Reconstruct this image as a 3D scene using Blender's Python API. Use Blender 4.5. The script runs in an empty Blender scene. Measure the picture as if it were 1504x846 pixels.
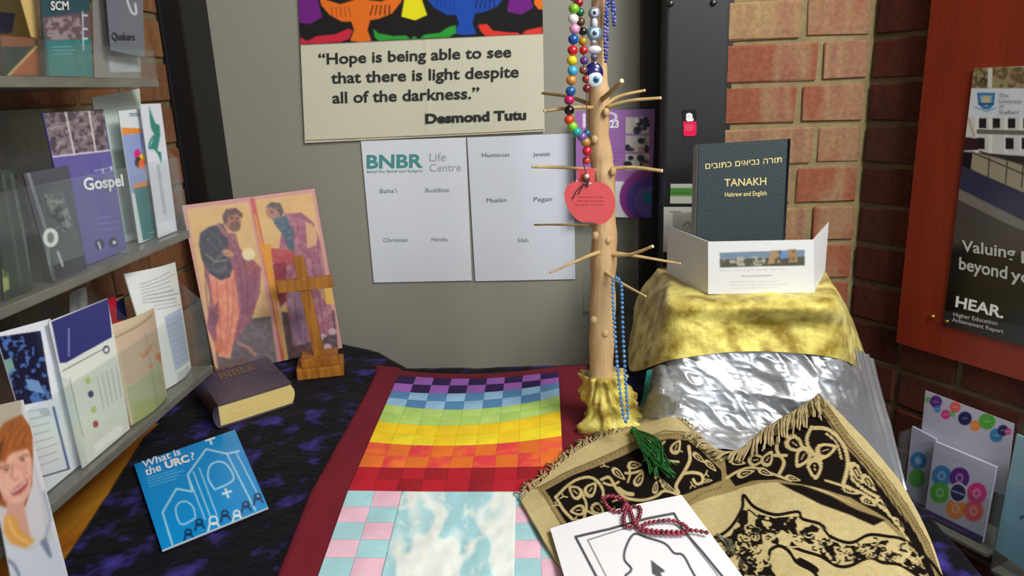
import bpy, bmesh, math, random
import numpy as np
from math import sin, cos, radians, pi, sqrt
from mathutils import Vector, Matrix, noise as mnoise

# ------------------------------------------------------------------ camera
FOC = 1086.0
TH, PS, RO = radians(15.2), radians(2.5), radians(2.3)
CAM = np.array([0.0, -1.5, 1.344])
_f = np.array([-sin(PS)*cos(TH), cos(PS)*cos(TH), -sin(TH)])
_r0 = np.array([cos(PS), sin(PS), 0.0]); _u0 = np.cross(_r0, _f)
CR = _r0*cos(RO) - _u0*sin(RO); CU = _u0*cos(RO) + _r0*sin(RO)
sc = bpy.context.scene
cd = bpy.data.cameras.new('camera'); cam = bpy.data.objects.new('camera', cd)
sc.collection.objects.link(cam); sc.camera = cam
cd.sensor_width = 36; cd.lens = FOC/1504*36; cd.clip_start = .02
cam.matrix_world = Matrix(((CR[0], CU[0], -_f[0], CAM[0]), (CR[1], CU[1], -_f[1], CAM[1]),
                           (CR[2], CU[2], -_f[2], CAM[2]), (0, 0, 0, 1)))
# ------------------------------------------------------------------ light
w = bpy.data.worlds.new('world'); sc.world = w; w.use_nodes = True
w.node_tree.nodes['Background'].inputs[0].default_value = (.80, .90, 1.0, 1)
w.node_tree.nodes['Background'].inputs[1].default_value = .40
def area(name, loc, target, sx, sy, power, col):
    l = bpy.data.lights.new(name, 'AREA'); l.shape = 'RECTANGLE'; l.size = sx; l.size_y = sy
    l.energy = power; l.color = col
    o = bpy.data.objects.new(name, l); sc.collection.objects.link(o); o.location = loc
    o.rotation_euler = (Vector(target)-Vector(loc)).to_track_quat('-Z', 'Y').to_euler()
    return o
area('unseen_overhead_light', (.95, -1.35, 2.5), (-.1, -.35, .9), .7, .5, 33, (1, .97, .91))
area('unseen_overhead_light', (1.3, -3.1, 2.5), (-.2, -.3, .9), 1.2, .8, 46, (.96, .98, 1))  # added fill lamp without a fixture, brightens the left side
sc.view_settings.view_transform = 'Standard'; sc.view_settings.look = 'None'
sc.view_settings.gamma = 1; sc.view_settings.use_curve_mapping = False
sc.view_settings.exposure = 0.27

# ------------------------------------------------------------------ helpers
random.seed(7); RNG = np.random.RandomState(5)
def ray(x, y): return CR*(x-752)/FOC - CU*(y-423)/FOC + _f
def hit(x, y, n, d):
    v = ray(x, y); n = np.array(n, float); return CAM + v*((d-n@CAM)/(n@v))
def onx(x, y, X): return hit(x, y, (1, 0, 0), X)
def ony(x, y, Y): return hit(x, y, (0, 1, 0), Y)
def onz(x, y, Z): return hit(x, y, (0, 0, 1), Z)
TZ = .838                                      # top of the table cloth
def photo(P):
    q = P-CAM; z = q@_f
    return 752+FOC*(q@CR)/z, 423-FOC*(q@CU)/z
def lin(c):
    c = np.array(c, float)/255.0
    return np.where(c <= .04045, c/12.92, ((c+.055)/1.055)**2.4)
def unit(v): v = np.array(v, float); return v/np.linalg.norm(v)

def vnoise(x, y, s, seed=0):                   # smooth value noise 0..1, cell size s
    r = np.random.RandomState(seed); T = r.rand(64, 64)
    x = np.asarray(x)/s; y = np.asarray(y)/s
    xi = np.floor(x).astype(int); yi = np.floor(y).astype(int); fx = x-xi; fy = y-yi
    fx = fx*fx*(3-2*fx); fy = fy*fy*(3-2*fy)
    g = lambda a, b: T[a % 64, b % 64]
    return (g(xi, yi)*(1-fx)+g(xi+1, yi)*fx)*(1-fy)+(g(xi, yi+1)*(1-fx)+g(xi+1, yi+1)*fx)*fy

class Paint:
    """colours of a print or weave, one value for every vertex of the sheet that carries it"""
    def __init__(s, X, Y, base):
        s.X = X; s.Y = Y; s.C = np.tile(np.array(base, float), (len(X), 1))
    def mix(s, m, col, idx=None):
        m = np.clip(m, 0, 1)[:, None]; c = np.array(col, float)
        if idx is None: s.C = s.C*(1-m)+c*m
        else: s.C[idx] = s.C[idx]*(1-m)+c*m
    def _sel(s, p, pad):
        a = p.min(0)-pad; b = p.max(0)+pad
        return np.nonzero((s.X > a[0]) & (s.X < b[0]) & (s.Y > a[1]) & (s.Y < b[1]))[0]
    def poly(s, pts, col, soft=.7, a=1):
        p = np.array(pts, float); i = s._sel(p, 2)
        if not len(i): return
        x = s.X[i]; y = s.Y[i]; ins = np.zeros(len(i), bool); d = np.full(len(i), 1e9)
        for k in range(len(p)):
            x0, y0 = p[k]; x1, y1 = p[(k+1) % len(p)]
            c = ((y0 > y) != (y1 > y)) & (x < (x1-x0)*(y-y0)/((y1-y0) or 1e-9)+x0); ins ^= c
            d = np.minimum(d, _segd(x, y, x0, y0, x1, y1))
        sd = np.where(ins, d, -d); s.mix((sd/soft+.5)*a if a == 1 else np.clip(sd/soft+.5, 0, 1)*a, col, i)
    def line(s, pts, wd, col, smooth=False, a=1):
        if smooth: pts = spline(pts, 6)
        p = np.array(pts, float); i = s._sel(p, wd+2)
        if not len(i): return
        x = s.X[i]; y = s.Y[i]; d = np.full(len(i), 1e9)
        for k in range(len(p)-1): d = np.minimum(d, _segd(x, y, *p[k], *p[k+1]))
        s.mix(np.clip((wd/2-d)/.8+.5, 0, 1)*a, col, i)
    def ell(s, cx, cy, rx, ry, col, rot=0, ring=None, a=1):
        r = max(rx, ry)+2; i = s._sel(np.array([[cx-r, cy-r], [cx+r, cy+r]]), 0)
        if not len(i): return
        t = radians(rot); dx = s.X[i]-cx; dy = s.Y[i]-cy
        u = (dx*cos(t)+dy*sin(t))/rx; v = (-dx*sin(t)+dy*cos(t))/ry
        d = (1-np.sqrt(u*u+v*v))*min(rx, ry)
        if ring: m = np.clip((ring/2-np.abs(d))/.8+.5, 0, 1)
        else: m = np.clip(d/.8+.5, 0, 1)
        s.mix(m*a, col, i)
    def blot(s, cell, lo, hi, col, a=1, seed=1, where=None):
        n = .65*vnoise(s.X, s.Y, cell, seed)+.35*vnoise(s.X, s.Y, cell/2.3, seed+9)
        m = np.clip((n-lo)/(hi-lo), 0, 1)*a
        if where is not None:
            p = np.array(where, float); ins = np.zeros(len(s.X), bool)
            for k in range(len(p)):
                x0, y0 = p[k]; x1, y1 = p[(k+1) % len(p)]
                ins ^= ((y0 > s.Y) != (y1 > s.Y)) & (s.X < (x1-x0)*(s.Y-y0)/((y1-y0) or 1e-9)+x0)
            m = m*ins
        s.mix(m, col)
    def rows(s, tl, tr, bl, n, col, wd=1.2, a=.6, seed=3, br=None):
        """n rows of small print between the corners"""
        tl, tr, bl = map(lambda q: np.array(q, float), (tl, tr, bl)); r = random.Random(seed)
        br = tr+bl-tl if br is None else np.array(br, float)
        for k in range(n):
            v = (k+.5)/n; A = tl+(bl-tl)*v; B = tr+(br-tr)*v
            t = 0; e = r.uniform(.72, 1.0)
            while t < e:
                t2 = min(e, t+r.uniform(.06, .18)); s.line([A+(B-A)*t, A+(B-A)*t2], wd, col, a=a); t = t2+.03
def _segd(x, y, x0, y0, x1, y1):
    dx = x1-x0; dy = y1-y0; L = dx*dx+dy*dy or 1e-9
    t = np.clip(((x-x0)*dx+(y-y0)*dy)/L, 0, 1)
    return np.hypot(x-x0-t*dx, y-y0-t*dy)
def spline(pts, n=6):
    p = [np.array(q, float) for q in pts]; out = []
    for i in range(len(p)-1):
        a = p[max(i-1, 0)]; b = p[i]; c = p[i+1]; d = p[min(i+2, len(p)-1)]
        for k in range(n):
            t = k/n; out.append(.5*((2*b)+(-a+c)*t+(2*a-5*b+4*c-d)*t*t+(-a+3*b-3*c+d)*t**3))
    out.append(p[-1]); return out
def ZM(ox, oy, s, pts): return [(ox+x/s, oy+y/s) for x, y in pts]   # crop pixels to photo pixels

COL = sc.collection
def tag(o, label=None, cat=None, group=None, kind=None):
    if label: o['label'] = label
    if cat: o['category'] = cat
    if group: o['group'] = group
    if kind: o['kind'] = kind
    return o
def empty(name, loc, label, cat, group=None):
    o = bpy.data.objects.new(name, None); COL.objects.link(o); o.location = [float(c) for c in loc]
    o.empty_display_size = .02
    return tag(o, label, cat, group)
def wloc(o):
    v = np.array(o.location)
    while o.parent: o = o.parent; v = v+np.array(o.location)
    return v
def obj(name, V, F, mat, parent=None, smooth=False, C=None, origin=None):
    """V in world coordinates; children are stored relative to their parent"""
    V = np.asarray(V, float).reshape(-1, 3)
    me = bpy.data.meshes.new(name)
    if parent is not None: org = wloc(parent)
    elif origin is not None: org = np.array(origin, float)
    else: org = np.array([V[:, 0].mean(), V[:, 1].mean(), V[:, 2].min()])
    L = V-org
    if isinstance(F, np.ndarray):
        n = len(F); k = F.shape[1]
        me.vertices.add(len(L)); me.vertices.foreach_set('co', L.astype(np.float32).ravel())
        me.loops.add(n*k); me.loops.foreach_set('vertex_index', F.astype(np.int32).ravel())
        me.polygons.add(n); me.polygons.foreach_set('loop_start', np.arange(0, n*k, k, dtype=np.int32))
        me.update(calc_edges=True)
    else: me.from_pydata(L.tolist(), [], [list(map(int, f)) for f in F])
    if C is not None:
        at = me.color_attributes.new('Col', 'FLOAT_COLOR', 'POINT')
        c4 = np.ones((len(V), 4), np.float32); c4[:, :3] = lin(C); at.data.foreach_set('color', c4.ravel())
    me.materials.append(mat)
    if smooth: me.polygons.foreach_set('use_smooth', np.ones(len(me.polygons), bool))
    me.update(); me.validate()
    o = bpy.data.objects.new(name, me); COL.objects.link(o)
    if parent is not None: o.parent = parent
    else: o.location = org
    return o

class MB:
    def __init__(s): s.V = []; s.F = []
    def add(s, V, F):
        b = len(s.V); s.V += [list(map(float, v)) for v in V]; s.F += [[b+i for i in f] for f in F]; return s
    def box(s, a, b, M=None):
        (x0, y0, z0), (x1, y1, z1) = a, b
        V = [(x, y, z) for z in (z0, z1) for x, y in ((x0, y0), (x1, y0), (x1, y1), (x0, y1))]
        if M is not None: V = [M(v) for v in V]
        return s.add(V, [(3, 2, 1, 0), (4, 5, 6, 7), (0, 1, 5, 4), (1, 2, 6, 5), (2, 3, 7, 6), (3, 0, 4, 7)])
    def bev(s, a, b, r, M=None):
        """box with bevelled edges"""
        bm = bmesh.new(); a = np.array(a, float); b = np.array(b, float)
        bmesh.ops.create_cube(bm, size=1)
        for v in bm.verts: v.co = Vector([(a[i]+b[i])/2+v.co[i]*(b[i]-a[i]) for i in range(3)])
        bmesh.ops.bevel(bm, geom=list(bm.edges), offset=r, segments=2, profile=.7, affect='EDGES')
        bm.verts.index_update()
        V = [tuple(v.co) for v in bm.verts]
        if M is not None: V = [M(v) for v in V]
        s.add(V, [[v.index for v in f.verts] for f in bm.faces]); bm.free(); return s
    def tube(s, pts, rad, n=8, cap=True, jit=0):
        P = [np.array(p, float) for p in pts]; R = rad if hasattr(rad, '__len__') else [rad]*len(P)
        V = []; up = np.array([.13, .31, .94])
        for i, p in enumerate(P):
            t = unit(P[min(i+1, len(P)-1)]-P[max(i-1, 0)])
            if abs(t@up) > .95: up = np.array([.9, .3, .1])
            a = unit(np.cross(t, up)); b = np.cross(t, a); up = np.cross(a, t) if False else up
            for k in range(n):
                q = 2*pi*k/n; r = R[i]*(1+jit*(random.random()-.5)); V.append(p+a*cos(q)*r+b*sin(q)*r)
        F = [(i*n+k, i*n+(k+1) % n, (i+1)*n+(k+1) % n, (i+1)*n+k) for i in range(len(P)-1) for k in range(n)]
        if cap: F += [tuple(range(n-1, -1, -1)), tuple((len(P)-1)*n+k for k in range(n))]
        return s.add(V, F)
    def ball(s, c, rx, ry=None, rz=None, nu=10, nv=7):
        ry = ry or rx; rz = rz or rx; V = [(c[0], c[1], c[2]+rz)]
        for j in range(1, nv):
            p = pi*j/nv
            for i in range(nu): q = 2*pi*i/nu; V.append((c[0]+rx*sin(p)*cos(q), c[1]+ry*sin(p)*sin(q), c[2]+rz*cos(p)))
        V.append((c[0], c[1], c[2]-rz)); F = []
        for i in range(nu):
            F.append((0, 1+i, 1+(i+1) % nu)); e = len(V)-1; b = 1+(nv-2)*nu; F.append((e, b+(i+1) % nu, b+i))
            for j in range(nv-2): a = 1+j*nu; F.append((a+i, a+nu+i, a+nu+(i+1) % nu, a+(i+1) % nu))
        return s.add(V, F)
    def prism(s, poly3, off):
        """flat polygon given thickness by the offset vector"""
        n = len(poly3); A = [np.array(p, float) for p in poly3]; B = [p+np.array(off) for p in A]
        return s.add(A+B, [tuple(range(n)), tuple(range(2*n-1, n-1, -1))]+[(i, i+n, (i+1) % n+n, (i+1) % n) for i in range(n)])
    def build(s, name, mat, parent=None, smooth=False, origin=None):
        return obj(name, s.V, s.F, mat, parent, smooth, None, origin)

def gridF(nu, nv, flip=False):
    i = np.arange(nv-1)[:, None]*nu+np.arange(nu-1)[None]
    q = np.stack([i, i+nu, i+nu+1, i+1], -1).reshape(-1, 4)
    return q[:, ::-1].copy() if flip else q
def slab(P, nu, nv, off):
    """front grid P (nv rows of nu) + back grid with few faces: returns V, F list arrays as quads"""
    ring = list(range(nu))+[r*nu+nu-1 for r in range(1, nv)]+[(nv-1)*nu+c for c in range(nu-2, -1, -1)]+[r*nu for r in range(nv-2, 0, -1)]
    ring = np.array(ring); m = len(ring); b = len(P); V = np.vstack([P, P[ring]+off[ring] if off.ndim == 2 else P[ring]+off])
    k = np.arange(m); F = np.stack([ring, ring[(k+1) % m], b+(k+1) % m, b+k], 1)
    return V, F, ring
def bil(c, U, Vv):
    TL, TR, BR, BL = [np.array(q, float) for q in c]
    U = U[:, None]; Vv = Vv[:, None]
    return (TL*(1-U)+TR*U)*(1-Vv)+(BL*(1-U)+BR*U)*Vv
def sheet(name, corners, thick, mat, paint=None, base=(235, 235, 235), res=1.3, parent=None, label=None, cat=None,
          group=None, bend=None, edge=None, blur=1):
    """a sheet of paper, card or cloth: corners TL, TR, BR, BL in the world, real thickness, printed front"""
    c = [np.array(q, float) for q in corners]
    n = unit(np.cross(c[2]-c[3], c[0]-c[3]))
    if n@(CAM-c[0]) < 0: n = -n
    def pl(a, b): xa, ya = photo(a); xb, yb = photo(b); return math.hypot(xa-xb, ya-yb)
    nu = max(3, min(420, int(max(pl(c[0], c[1]), pl(c[3], c[2]))/res)+1)) if paint else 12
    nv = max(3, min(420, int(max(pl(c[0], c[3]), pl(c[1], c[2]))/res)+1)) if paint else 12
    if paint is None and bend is None: nu = nv = 2
    g = np.meshgrid(np.linspace(0, 1, nu), np.linspace(0, 1, nv)); U, W = g[0].ravel(), g[1].ravel()
    P = bil(c, U, W)
    C = None
    if paint is not None:
        X, Y = photo(P); p = Paint(X, Y, base); paint(p); C = p.C
    else: C = np.tile(np.array(base, float), (len(P), 1))
    if bend is not None: P = P+n[None]*bend(U, W)[:, None]
    V, F, ring = slab(P, nu, nv, -n*thick)
    if blur and paint is not None:
        G = C.reshape(nv, nu, 3)
        for _ in range(blur):
            Q = np.pad(G, ((1, 1), (1, 1), (0, 0)), mode='edge'); G = (Q[:-2, 1:-1]+Q[2:, 1:-1]+Q[1:-1, :-2]+Q[1:-1, 2:]+2*Q[1:-1, 1:-1])/6
        C = G.reshape(-1, 3)
    m = len(ring); e = np.array(edge or base, float)
    # sides own their vertices so that the edge keeps its own colour
    V = np.vstack([V, P[ring]]); F[:, 0] = len(P)+m+np.arange(m); F[:, 1] = len(P)+m+(np.arange(m)+1) % m
    C = np.vstack([C, np.tile(e, (2*m, 1))])
    Fs = np.vstack([gridF(nu, nv), F])
    # back as a coarse fan of quads
    bi = len(V); Bc = P.mean(0)-n*thick
    V = np.vstack([V, Bc[None]]); C = np.vstack([C, e[None]])
    j = np.arange(0, m-1, 2); Fb = np.stack([len(P)+j, len(P)+(j+1) % m, len(P)+(j+2) % m, np.full(len(j), bi)], 1)
    if bend is not None:
        b0 = len(V); V = np.vstack([V, P-n*thick]); C = np.vstack([C, np.tile(e, (len(P), 1))]); Fs = np.vstack([Fs, gridF(nu, nv, True)+b0])
    elif m % 2 == 0: Fs = np.vstack([Fs, Fb])
    o = obj(name, V, Fs, mat, parent, False, C)
    return tag(o, label, cat, group)

_tc = {}
def glyphs(s, bold=0, res=3):
    k = (s, bold, res)
    if k in _tc: return _tc[k]
    cu = bpy.data.curves.new('t', 'FONT'); cu.body = s; cu.size = 1; cu.offset = bold; cu.resolution_u = res
    o = bpy.data.objects.new('t', cu); COL.objects.link(o)
    dg = bpy.context.evaluated_depsgraph_get(); dg.update()
    me = bpy.data.meshes.new_from_object(o.evaluated_get(dg))
    V = np.array([v.co[:] for v in me.vertices]); F = [list(p.vertices) for p in me.polygons]
    bpy.data.objects.remove(o); bpy.data.meshes.remove(me); bpy.data.curves.remove(cu)
    if not len(V): V = np.zeros((0, 3))
    _tc[k] = (V, F); return _tc[k]
def text(s, P0, P1, PU, mat, parent, bold=0, lift=.0004, name='lettering', thick=.0002):
    """P0-P1 the base line, PU the cap height above P0; all on the surface that bears the words"""
    V, F = glyphs(s, bold)
    if not len(V): return None
    P0, P1, PU = map(lambda q: np.array(q, float), (P0, P1, PU))
    ux = (P1-P0); uy = PU-P0; n = unit(np.cross(ux, uy)); x0, x1 = V[:, 0].min(), V[:, 0].max()
    H = .73
    W = P0+ux*((V[:, 0]-x0)/(x1-x0))[:, None]+uy*(V[:, 1]/H)[:, None]+n*lift
    return obj(name, W, F, mat, parent)

# ------------------------------------------------------------------ materials
def mat(name, col=(128, 128, 128), rough=.6, metal=0, spec=.4, attr=False, bump=0, bscale=200, var=0, vscale=8, col2=None,
        sheen=0, coat=0, stretch=None, detail=4, subs=0, lo=.35, hi=.65, rand=0, weave=0):
    m = bpy.data.materials.new(name); m.use_nodes = True; N = m.node_tree.nodes; L = m.node_tree.links
    b = N['Principled BSDF']; b.inputs['Roughness'].default_value = rough; b.inputs['Metallic'].default_value = metal
    b.inputs['Specular IOR Level'].default_value = spec; b.inputs['Sheen Weight'].default_value = sheen
    b.inputs['Coat Weight'].default_value = coat
    tc = N.new('ShaderNodeTexCoord'); mp = N.new('ShaderNodeMapping'); L.new(tc.outputs['Object'], mp.inputs[0])
    if stretch: mp.inputs['Scale'].default_value = stretch
    if attr:
        a = N.new('ShaderNodeAttribute'); a.attribute_name = 'Col'; src = a.outputs['Color']
    else:
        a = N.new('ShaderNodeRGB'); a.outputs[0].default_value = (*lin(col), 1); src = a.outputs[0]
    if col2 is not None or var:
        nz = N.new('ShaderNodeTexNoise'); nz.inputs['Scale'].default_value = vscale; nz.inputs['Detail'].default_value = detail
        L.new(mp.outputs[0], nz.inputs[0]); mx = N.new('ShaderNodeMix'); mx.data_type = 'RGBA'
        mr = N.new('ShaderNodeMapRange'); mr.inputs[1].default_value = lo; mr.inputs[2].default_value = hi
        L.new(nz.outputs[0], mr.inputs[0])
        L.new(mr.outputs[0], mx.inputs[0]); L.new(src, mx.inputs[6])
        if col2 is not None: mx.inputs[7].default_value = (*lin(col2), 1)
        else:
            hs = N.new('ShaderNodeHueSaturation'); hs.inputs['Value'].default_value = 1-var; L.new(src, hs.inputs['Color'])
            L.new(hs.outputs[0], mx.inputs[7])
        src = mx.outputs[2]
    if rand:
        oi = N.new('ShaderNodeObjectInfo'); mr = N.new('ShaderNodeMapRange'); mr.inputs[3].default_value = 1-rand; mr.inputs[4].default_value = 1+rand
        L.new(oi.outputs['Random'], mr.inputs[0]); hs = N.new('ShaderNodeHueSaturation'); L.new(mr.outputs[0], hs.inputs['Value']); L.new(src, hs.inputs['Color']); src = hs.outputs[0]
    L.new(src, b.inputs['Base Color'])
    if bump:
        if weave:
            n2 = N.new('ShaderNodeTexBrick'); n2.inputs['Scale'].default_value = bscale; L.new(mp.outputs[0], n2.inputs[0]); h = n2.outputs['Fac']
        n2 = N.new('ShaderNodeTexNoise'); n2.inputs['Scale'].default_value = bscale; n2.inputs['Detail'].default_value = 3
        L.new(mp.outputs[0], n2.inputs[0]); h = n2.outputs[0]
        bp = N.new('ShaderNodeBump'); bp.inputs['Strength'].default_value = bump; bp.inputs['Distance'].default_value = .002
        L.new(h, bp.inputs['Height']); L.new(bp.outputs[0], b.inputs['Normal'])
    return m
def brick_mat(name, cols, dark=1.0):
    m = bpy.data.materials.new(name); m.use_nodes = True; N = m.node_tree.nodes; L = m.node_tree.links
    b = N['Principled BSDF']; b.inputs['Roughness'].default_value = .85; b.inputs['Specular IOR Level'].default_value = .25
    tc = N.new('ShaderNodeTexCoord'); oi = N.new('ShaderNodeObjectInfo')
    cr = N.new('ShaderNodeValToRGB'); cr.color_ramp.interpolation = 'LINEAR'
    els = cr.color_ramp.elements
    while len(els) < len(cols): els.new(.5)
    for i, c in enumerate(cols): els[i].position = i/(len(cols)-1); els[i].color = (*lin(c), 1)
    # vertical burnt bands along the length of the brick
    mp = N.new('ShaderNodeMapping'); mp.inputs['Scale'].default_value = (1, .25, .22); L.new(tc.outputs['Object'], mp.inputs[0])
    ad = N.new('ShaderNodeVectorMath'); ad.operation = 'ADD'; L.new(mp.outputs[0], ad.inputs[0])
    sm = N.new('ShaderNodeMath'); sm.operation = 'MULTIPLY'; sm.inputs[1].default_value = 37; L.new(oi.outputs['Random'], sm.inputs[0])
    L.new(sm.outputs[0], ad.inputs[1])
    n1 = N.new('ShaderNodeTexNoise'); n1.inputs['Scale'].default_value = 15; n1.inputs['Detail'].default_value = 1.5; L.new(ad.outputs[0], n1.inputs[0])
    mr = N.new('ShaderNodeMapRange'); mr.inputs[1].default_value = .3; mr.inputs[2].default_value = .7; mr.inputs[3].default_value = -.33; mr.inputs[4].default_value = .33
    L.new(n1.outputs[0], mr.inputs[0])
    s2 = N.new('ShaderNodeMath'); s2.operation = 'ADD'; L.new(oi.outputs['Random'], s2.inputs[0]); L.new(mr.outputs[0], s2.inputs[1]); L.new(s2.outputs[0], cr.inputs[0])
    n3 = N.new('ShaderNodeTexNoise'); n3.inputs['Scale'].default_value = 120; n3.inputs['Detail'].default_value = 5; L.new(tc.outputs['Object'], n3.inputs[0])
    r3 = N.new('ShaderNodeMapRange'); r3.inputs[1].default_value = .3; r3.inputs[2].default_value = .7; r3.inputs[3].default_value = .78*dark; r3.inputs[4].default_value = 1.12*dark
    L.new(n3.outputs[0], r3.inputs[0]); hs = N.new('ShaderNodeHueSaturation'); L.new(r3.outputs[0], hs.inputs['Value']); L.new(cr.outputs[0], hs.inputs['Color'])
    L.new(hs.outputs[0], b.inputs['Base Color'])
    bp = N.new('ShaderNodeBump'); bp.inputs['Strength'].default_value = .5; bp.inputs['Distance'].default_value = .002
    L.new(n3.outputs[0], bp.inputs['Height']); L.new(bp.outputs[0], b.inputs['Normal']); return m
def acrylic():
    m = bpy.data.materials.new('clear_acrylic'); m.use_nodes = True; N = m.node_tree.nodes; L = m.node_tree.links
    for n in list(N): N.remove(n)
    o = N.new('ShaderNodeOutputMaterial'); t = N.new('ShaderNodeBsdfTransparent'); t.inputs[0].default_value = (.965, .98, .975, 1)
    g = N.new('ShaderNodeBsdfGlossy'); g.inputs[0].default_value = (1, 1, 1, 1); g.inputs['Roughness'].default_value = .12
    d = N.new('ShaderNodeBsdfDiffuse'); d.inputs[0].default_value = (.55, .58, .56, 1)
    lw = N.new('ShaderNodeLayerWeight'); lw.inputs[0].default_value = .5; pw = N.new('ShaderNodeMath'); pw.operation = 'POWER'; pw.inputs[1].default_value = 4; L.new(lw.outputs['Facing'], pw.inputs[0]); f = N.new('ShaderNodeMapRange'); f.inputs[3].default_value = .03; f.inputs[4].default_value = .30; L.new(pw.outputs[0], f.inputs[0])
    nz = N.new('ShaderNodeTexNoise'); nz.inputs['Scale'].default_value = 30; tc = N.new('ShaderNodeTexCoord'); L.new(tc.outputs['Object'], nz.inputs[0])
    mr = N.new('ShaderNodeMapRange'); mr.inputs[3].default_value = .0; mr.inputs[4].default_value = .045; L.new(nz.outputs[0], mr.inputs[0])
    a = N.new('ShaderNodeMixShader'); L.new(mr.outputs[0], a.inputs[0]); L.new(t.outputs[0], a.inputs[1]); L.new(d.outputs[0], a.inputs[2])
    b = N.new('ShaderNodeMixShader'); L.new(f.outputs[0], b.inputs[0]); L.new(a.outputs[0], b.inputs[1]); L.new(g.outputs[0], b.inputs[2])
    L.new(b.outputs[0], o.inputs[0]); return m
M = {}
M['paper'] = mat('printed_paper', attr=True, rough=.5, bump=.05, bscale=300)
M['gloss'] = mat('glossy_print', attr=True, rough=.25, bump=.03, bscale=60)
M['weave'] = mat('printed_cotton', attr=True, rough=.85, bump=.25, bscale=900, sheen=.1)
M['pile'] = mat('woven_pile', attr=True, rough=.95, spec=.05, bump=.6, bscale=500, sheen=.0, var=.12, vscale=120)
M['clear'] = acrylic()
M['edge_acrylic'] = mat('grey_acrylic_edge', (112, 110, 100), rough=.3, bump=.05, bscale=60, var=.3, vscale=25, coat=.2)
M['grey_panel'] = mat('grey_painted_board', (150, 148, 135), rough=.55, bump=.05, bscale=300, var=.05, vscale=3)
M['black'] = mat('black_frame_gap_shade', (20, 18, 18), rough=.45, bump=.1, bscale=200)
M['frame_dark'] = mat('dark_frame', (44, 41, 36), rough=.5, bump=.1, bscale=200)
M['column'] = mat('charcoal_metal', (33, 34, 35), rough=.42, bump=.08, bscale=400)
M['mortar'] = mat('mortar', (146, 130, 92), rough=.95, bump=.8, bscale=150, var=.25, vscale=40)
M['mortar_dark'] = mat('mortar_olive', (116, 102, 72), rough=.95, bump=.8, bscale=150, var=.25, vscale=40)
M['brick_back'] = brick_mat('brick_buff', [(180, 148, 106), (170, 132, 98), (158, 112, 90), (172, 138, 102), (158, 104, 82), (166, 128, 96), (158, 94, 68)], .82)
M['brick_left'] = brick_mat('brick_orange', [(150, 114, 74), (136, 92, 60), (128, 84, 58), (140, 102, 68), (140, 84, 54)], .78)
M['brick_right'] = brick_mat('brick_red', [(112, 62, 48), (108, 56, 44), (92, 50, 42), (112, 60, 46), (98, 60, 50)], .72)
M['floor'] = mat('dark_floor', (52, 48, 46), rough=.6, bump=.1, bscale=100, var=.2, vscale=5)
M['ceiling'] = mat('ceiling_paint', (225, 222, 215), rough=.9, bump=.05, bscale=90)
M['velvet'] = mat('crushed_blue_velvet', (7, 6, 16), rough=.8, spec=.12, bump=.9, bscale=110, col2=(66, 56, 150), vscale=26, detail=10, lo=.54, hi=.76, sheen=.04)
M['gold_cloth'] = mat('gold_crushed_velvet', (146, 120, 24), rough=.6, spec=.4, bump=.8, bscale=120, col2=(226, 214, 112), vscale=34, detail=6, lo=.35, hi=.62, sheen=.2, metal=.12)
M['silver'] = mat('silver_lame', (198, 202, 208), rough=.40, metal=.78, bump=.25, bscale=60)
M['teal_cloth'] = mat('teal_cloth', (40, 130, 130), rough=.6, bump=.4, bscale=90)
M['wood'] = mat('cross_wood', (176, 116, 36), rough=.5, bump=.3, bscale=60, col2=(140, 84, 22), vscale=14, stretch=(8, 8, .7), detail=5)
M['bark'] = mat('peeled_branch', (206, 178, 132), rough=.6, bump=.7, bscale=70, col2=(186, 146, 104), vscale=16, stretch=(2.5, 2.5, .5))
M['twig'] = mat('twig_bark', (196, 164, 110), rough=.7, bump=.5, bscale=90, var=.3, vscale=30)
M['twig_end'] = mat('cut_wood', (232, 208, 160), rough=.7, bump=.2, bscale=120)
M['board'] = mat('red_stained_board', (140, 48, 26), rough=.45, bump=.2, bscale=60, var=.16, vscale=9, stretch=(3, 3, .5))
M['brass'] = mat('brass', (190, 150, 60), rough=.3, metal=.9, bump=.1, bscale=200)
M['ink'] = mat('black_ink', (44, 44, 46), rough=.7, bump=.02, bscale=200)
M['ink_soft'] = mat('grey_ink', (120, 124, 130), rough=.7, bump=.02, bscale=200)
M['ink_pale'] = mat('pale_grey_ink', (168, 172, 178), rough=.7, bump=.02, bscale=200)
M['ink_teal'] = mat('teal_ink', (74, 150, 146), rough=.7, bump=.02, bscale=200)
M['ink_white'] = mat('white_ink', (236, 238, 240), rough=.6, bump=.02, bscale=200)
M['ink_grey_light'] = mat('light_grey_ink', (196, 196, 194), rough=.6, bump=.02, bscale=200)
M['foil'] = mat('gold_foil', (226, 208, 140), rough=.35, metal=.4, bump=.05, bscale=200)
M['foil_dull'] = mat('worn_gold_foil', (112, 92, 70), rough=.5, bump=.05, bscale=200)
M['navy_leather'] = mat('navy_bookcloth', (50, 50, 78), rough=.42, bump=.5, bscale=260, col2=(92, 80, 84), vscale=7, lo=.4, hi=.75)
M['pages_gold'] = mat('book_block', (228, 204, 128), rough=.6, bump=.5, bscale=40, stretch=(1, 1, 40), var=.12, vscale=20)
M['tanakh'] = mat('dark_green_bookcloth', (40, 56, 62), rough=.5, bump=.4, bscale=500)
M['tanakh_edge'] = mat('dark_navy_spine', (18, 24, 38), rough=.5, bump=.4, bscale=500)
M['pages_grey'] = mat('grey_pages', (150, 150, 146), rough=.7, bump=.4, bscale=40, stretch=(40, 1, 1))
M['maroon'] = mat('maroon_cotton', (116, 12, 34), rough=.85, bump=.3, bscale=700, var=.12, vscale=9)
M['cord'] = mat('cream_fringe', (186, 168, 124), rough=.85, bump=.4, bscale=500, var=.35, vscale=60)
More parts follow.
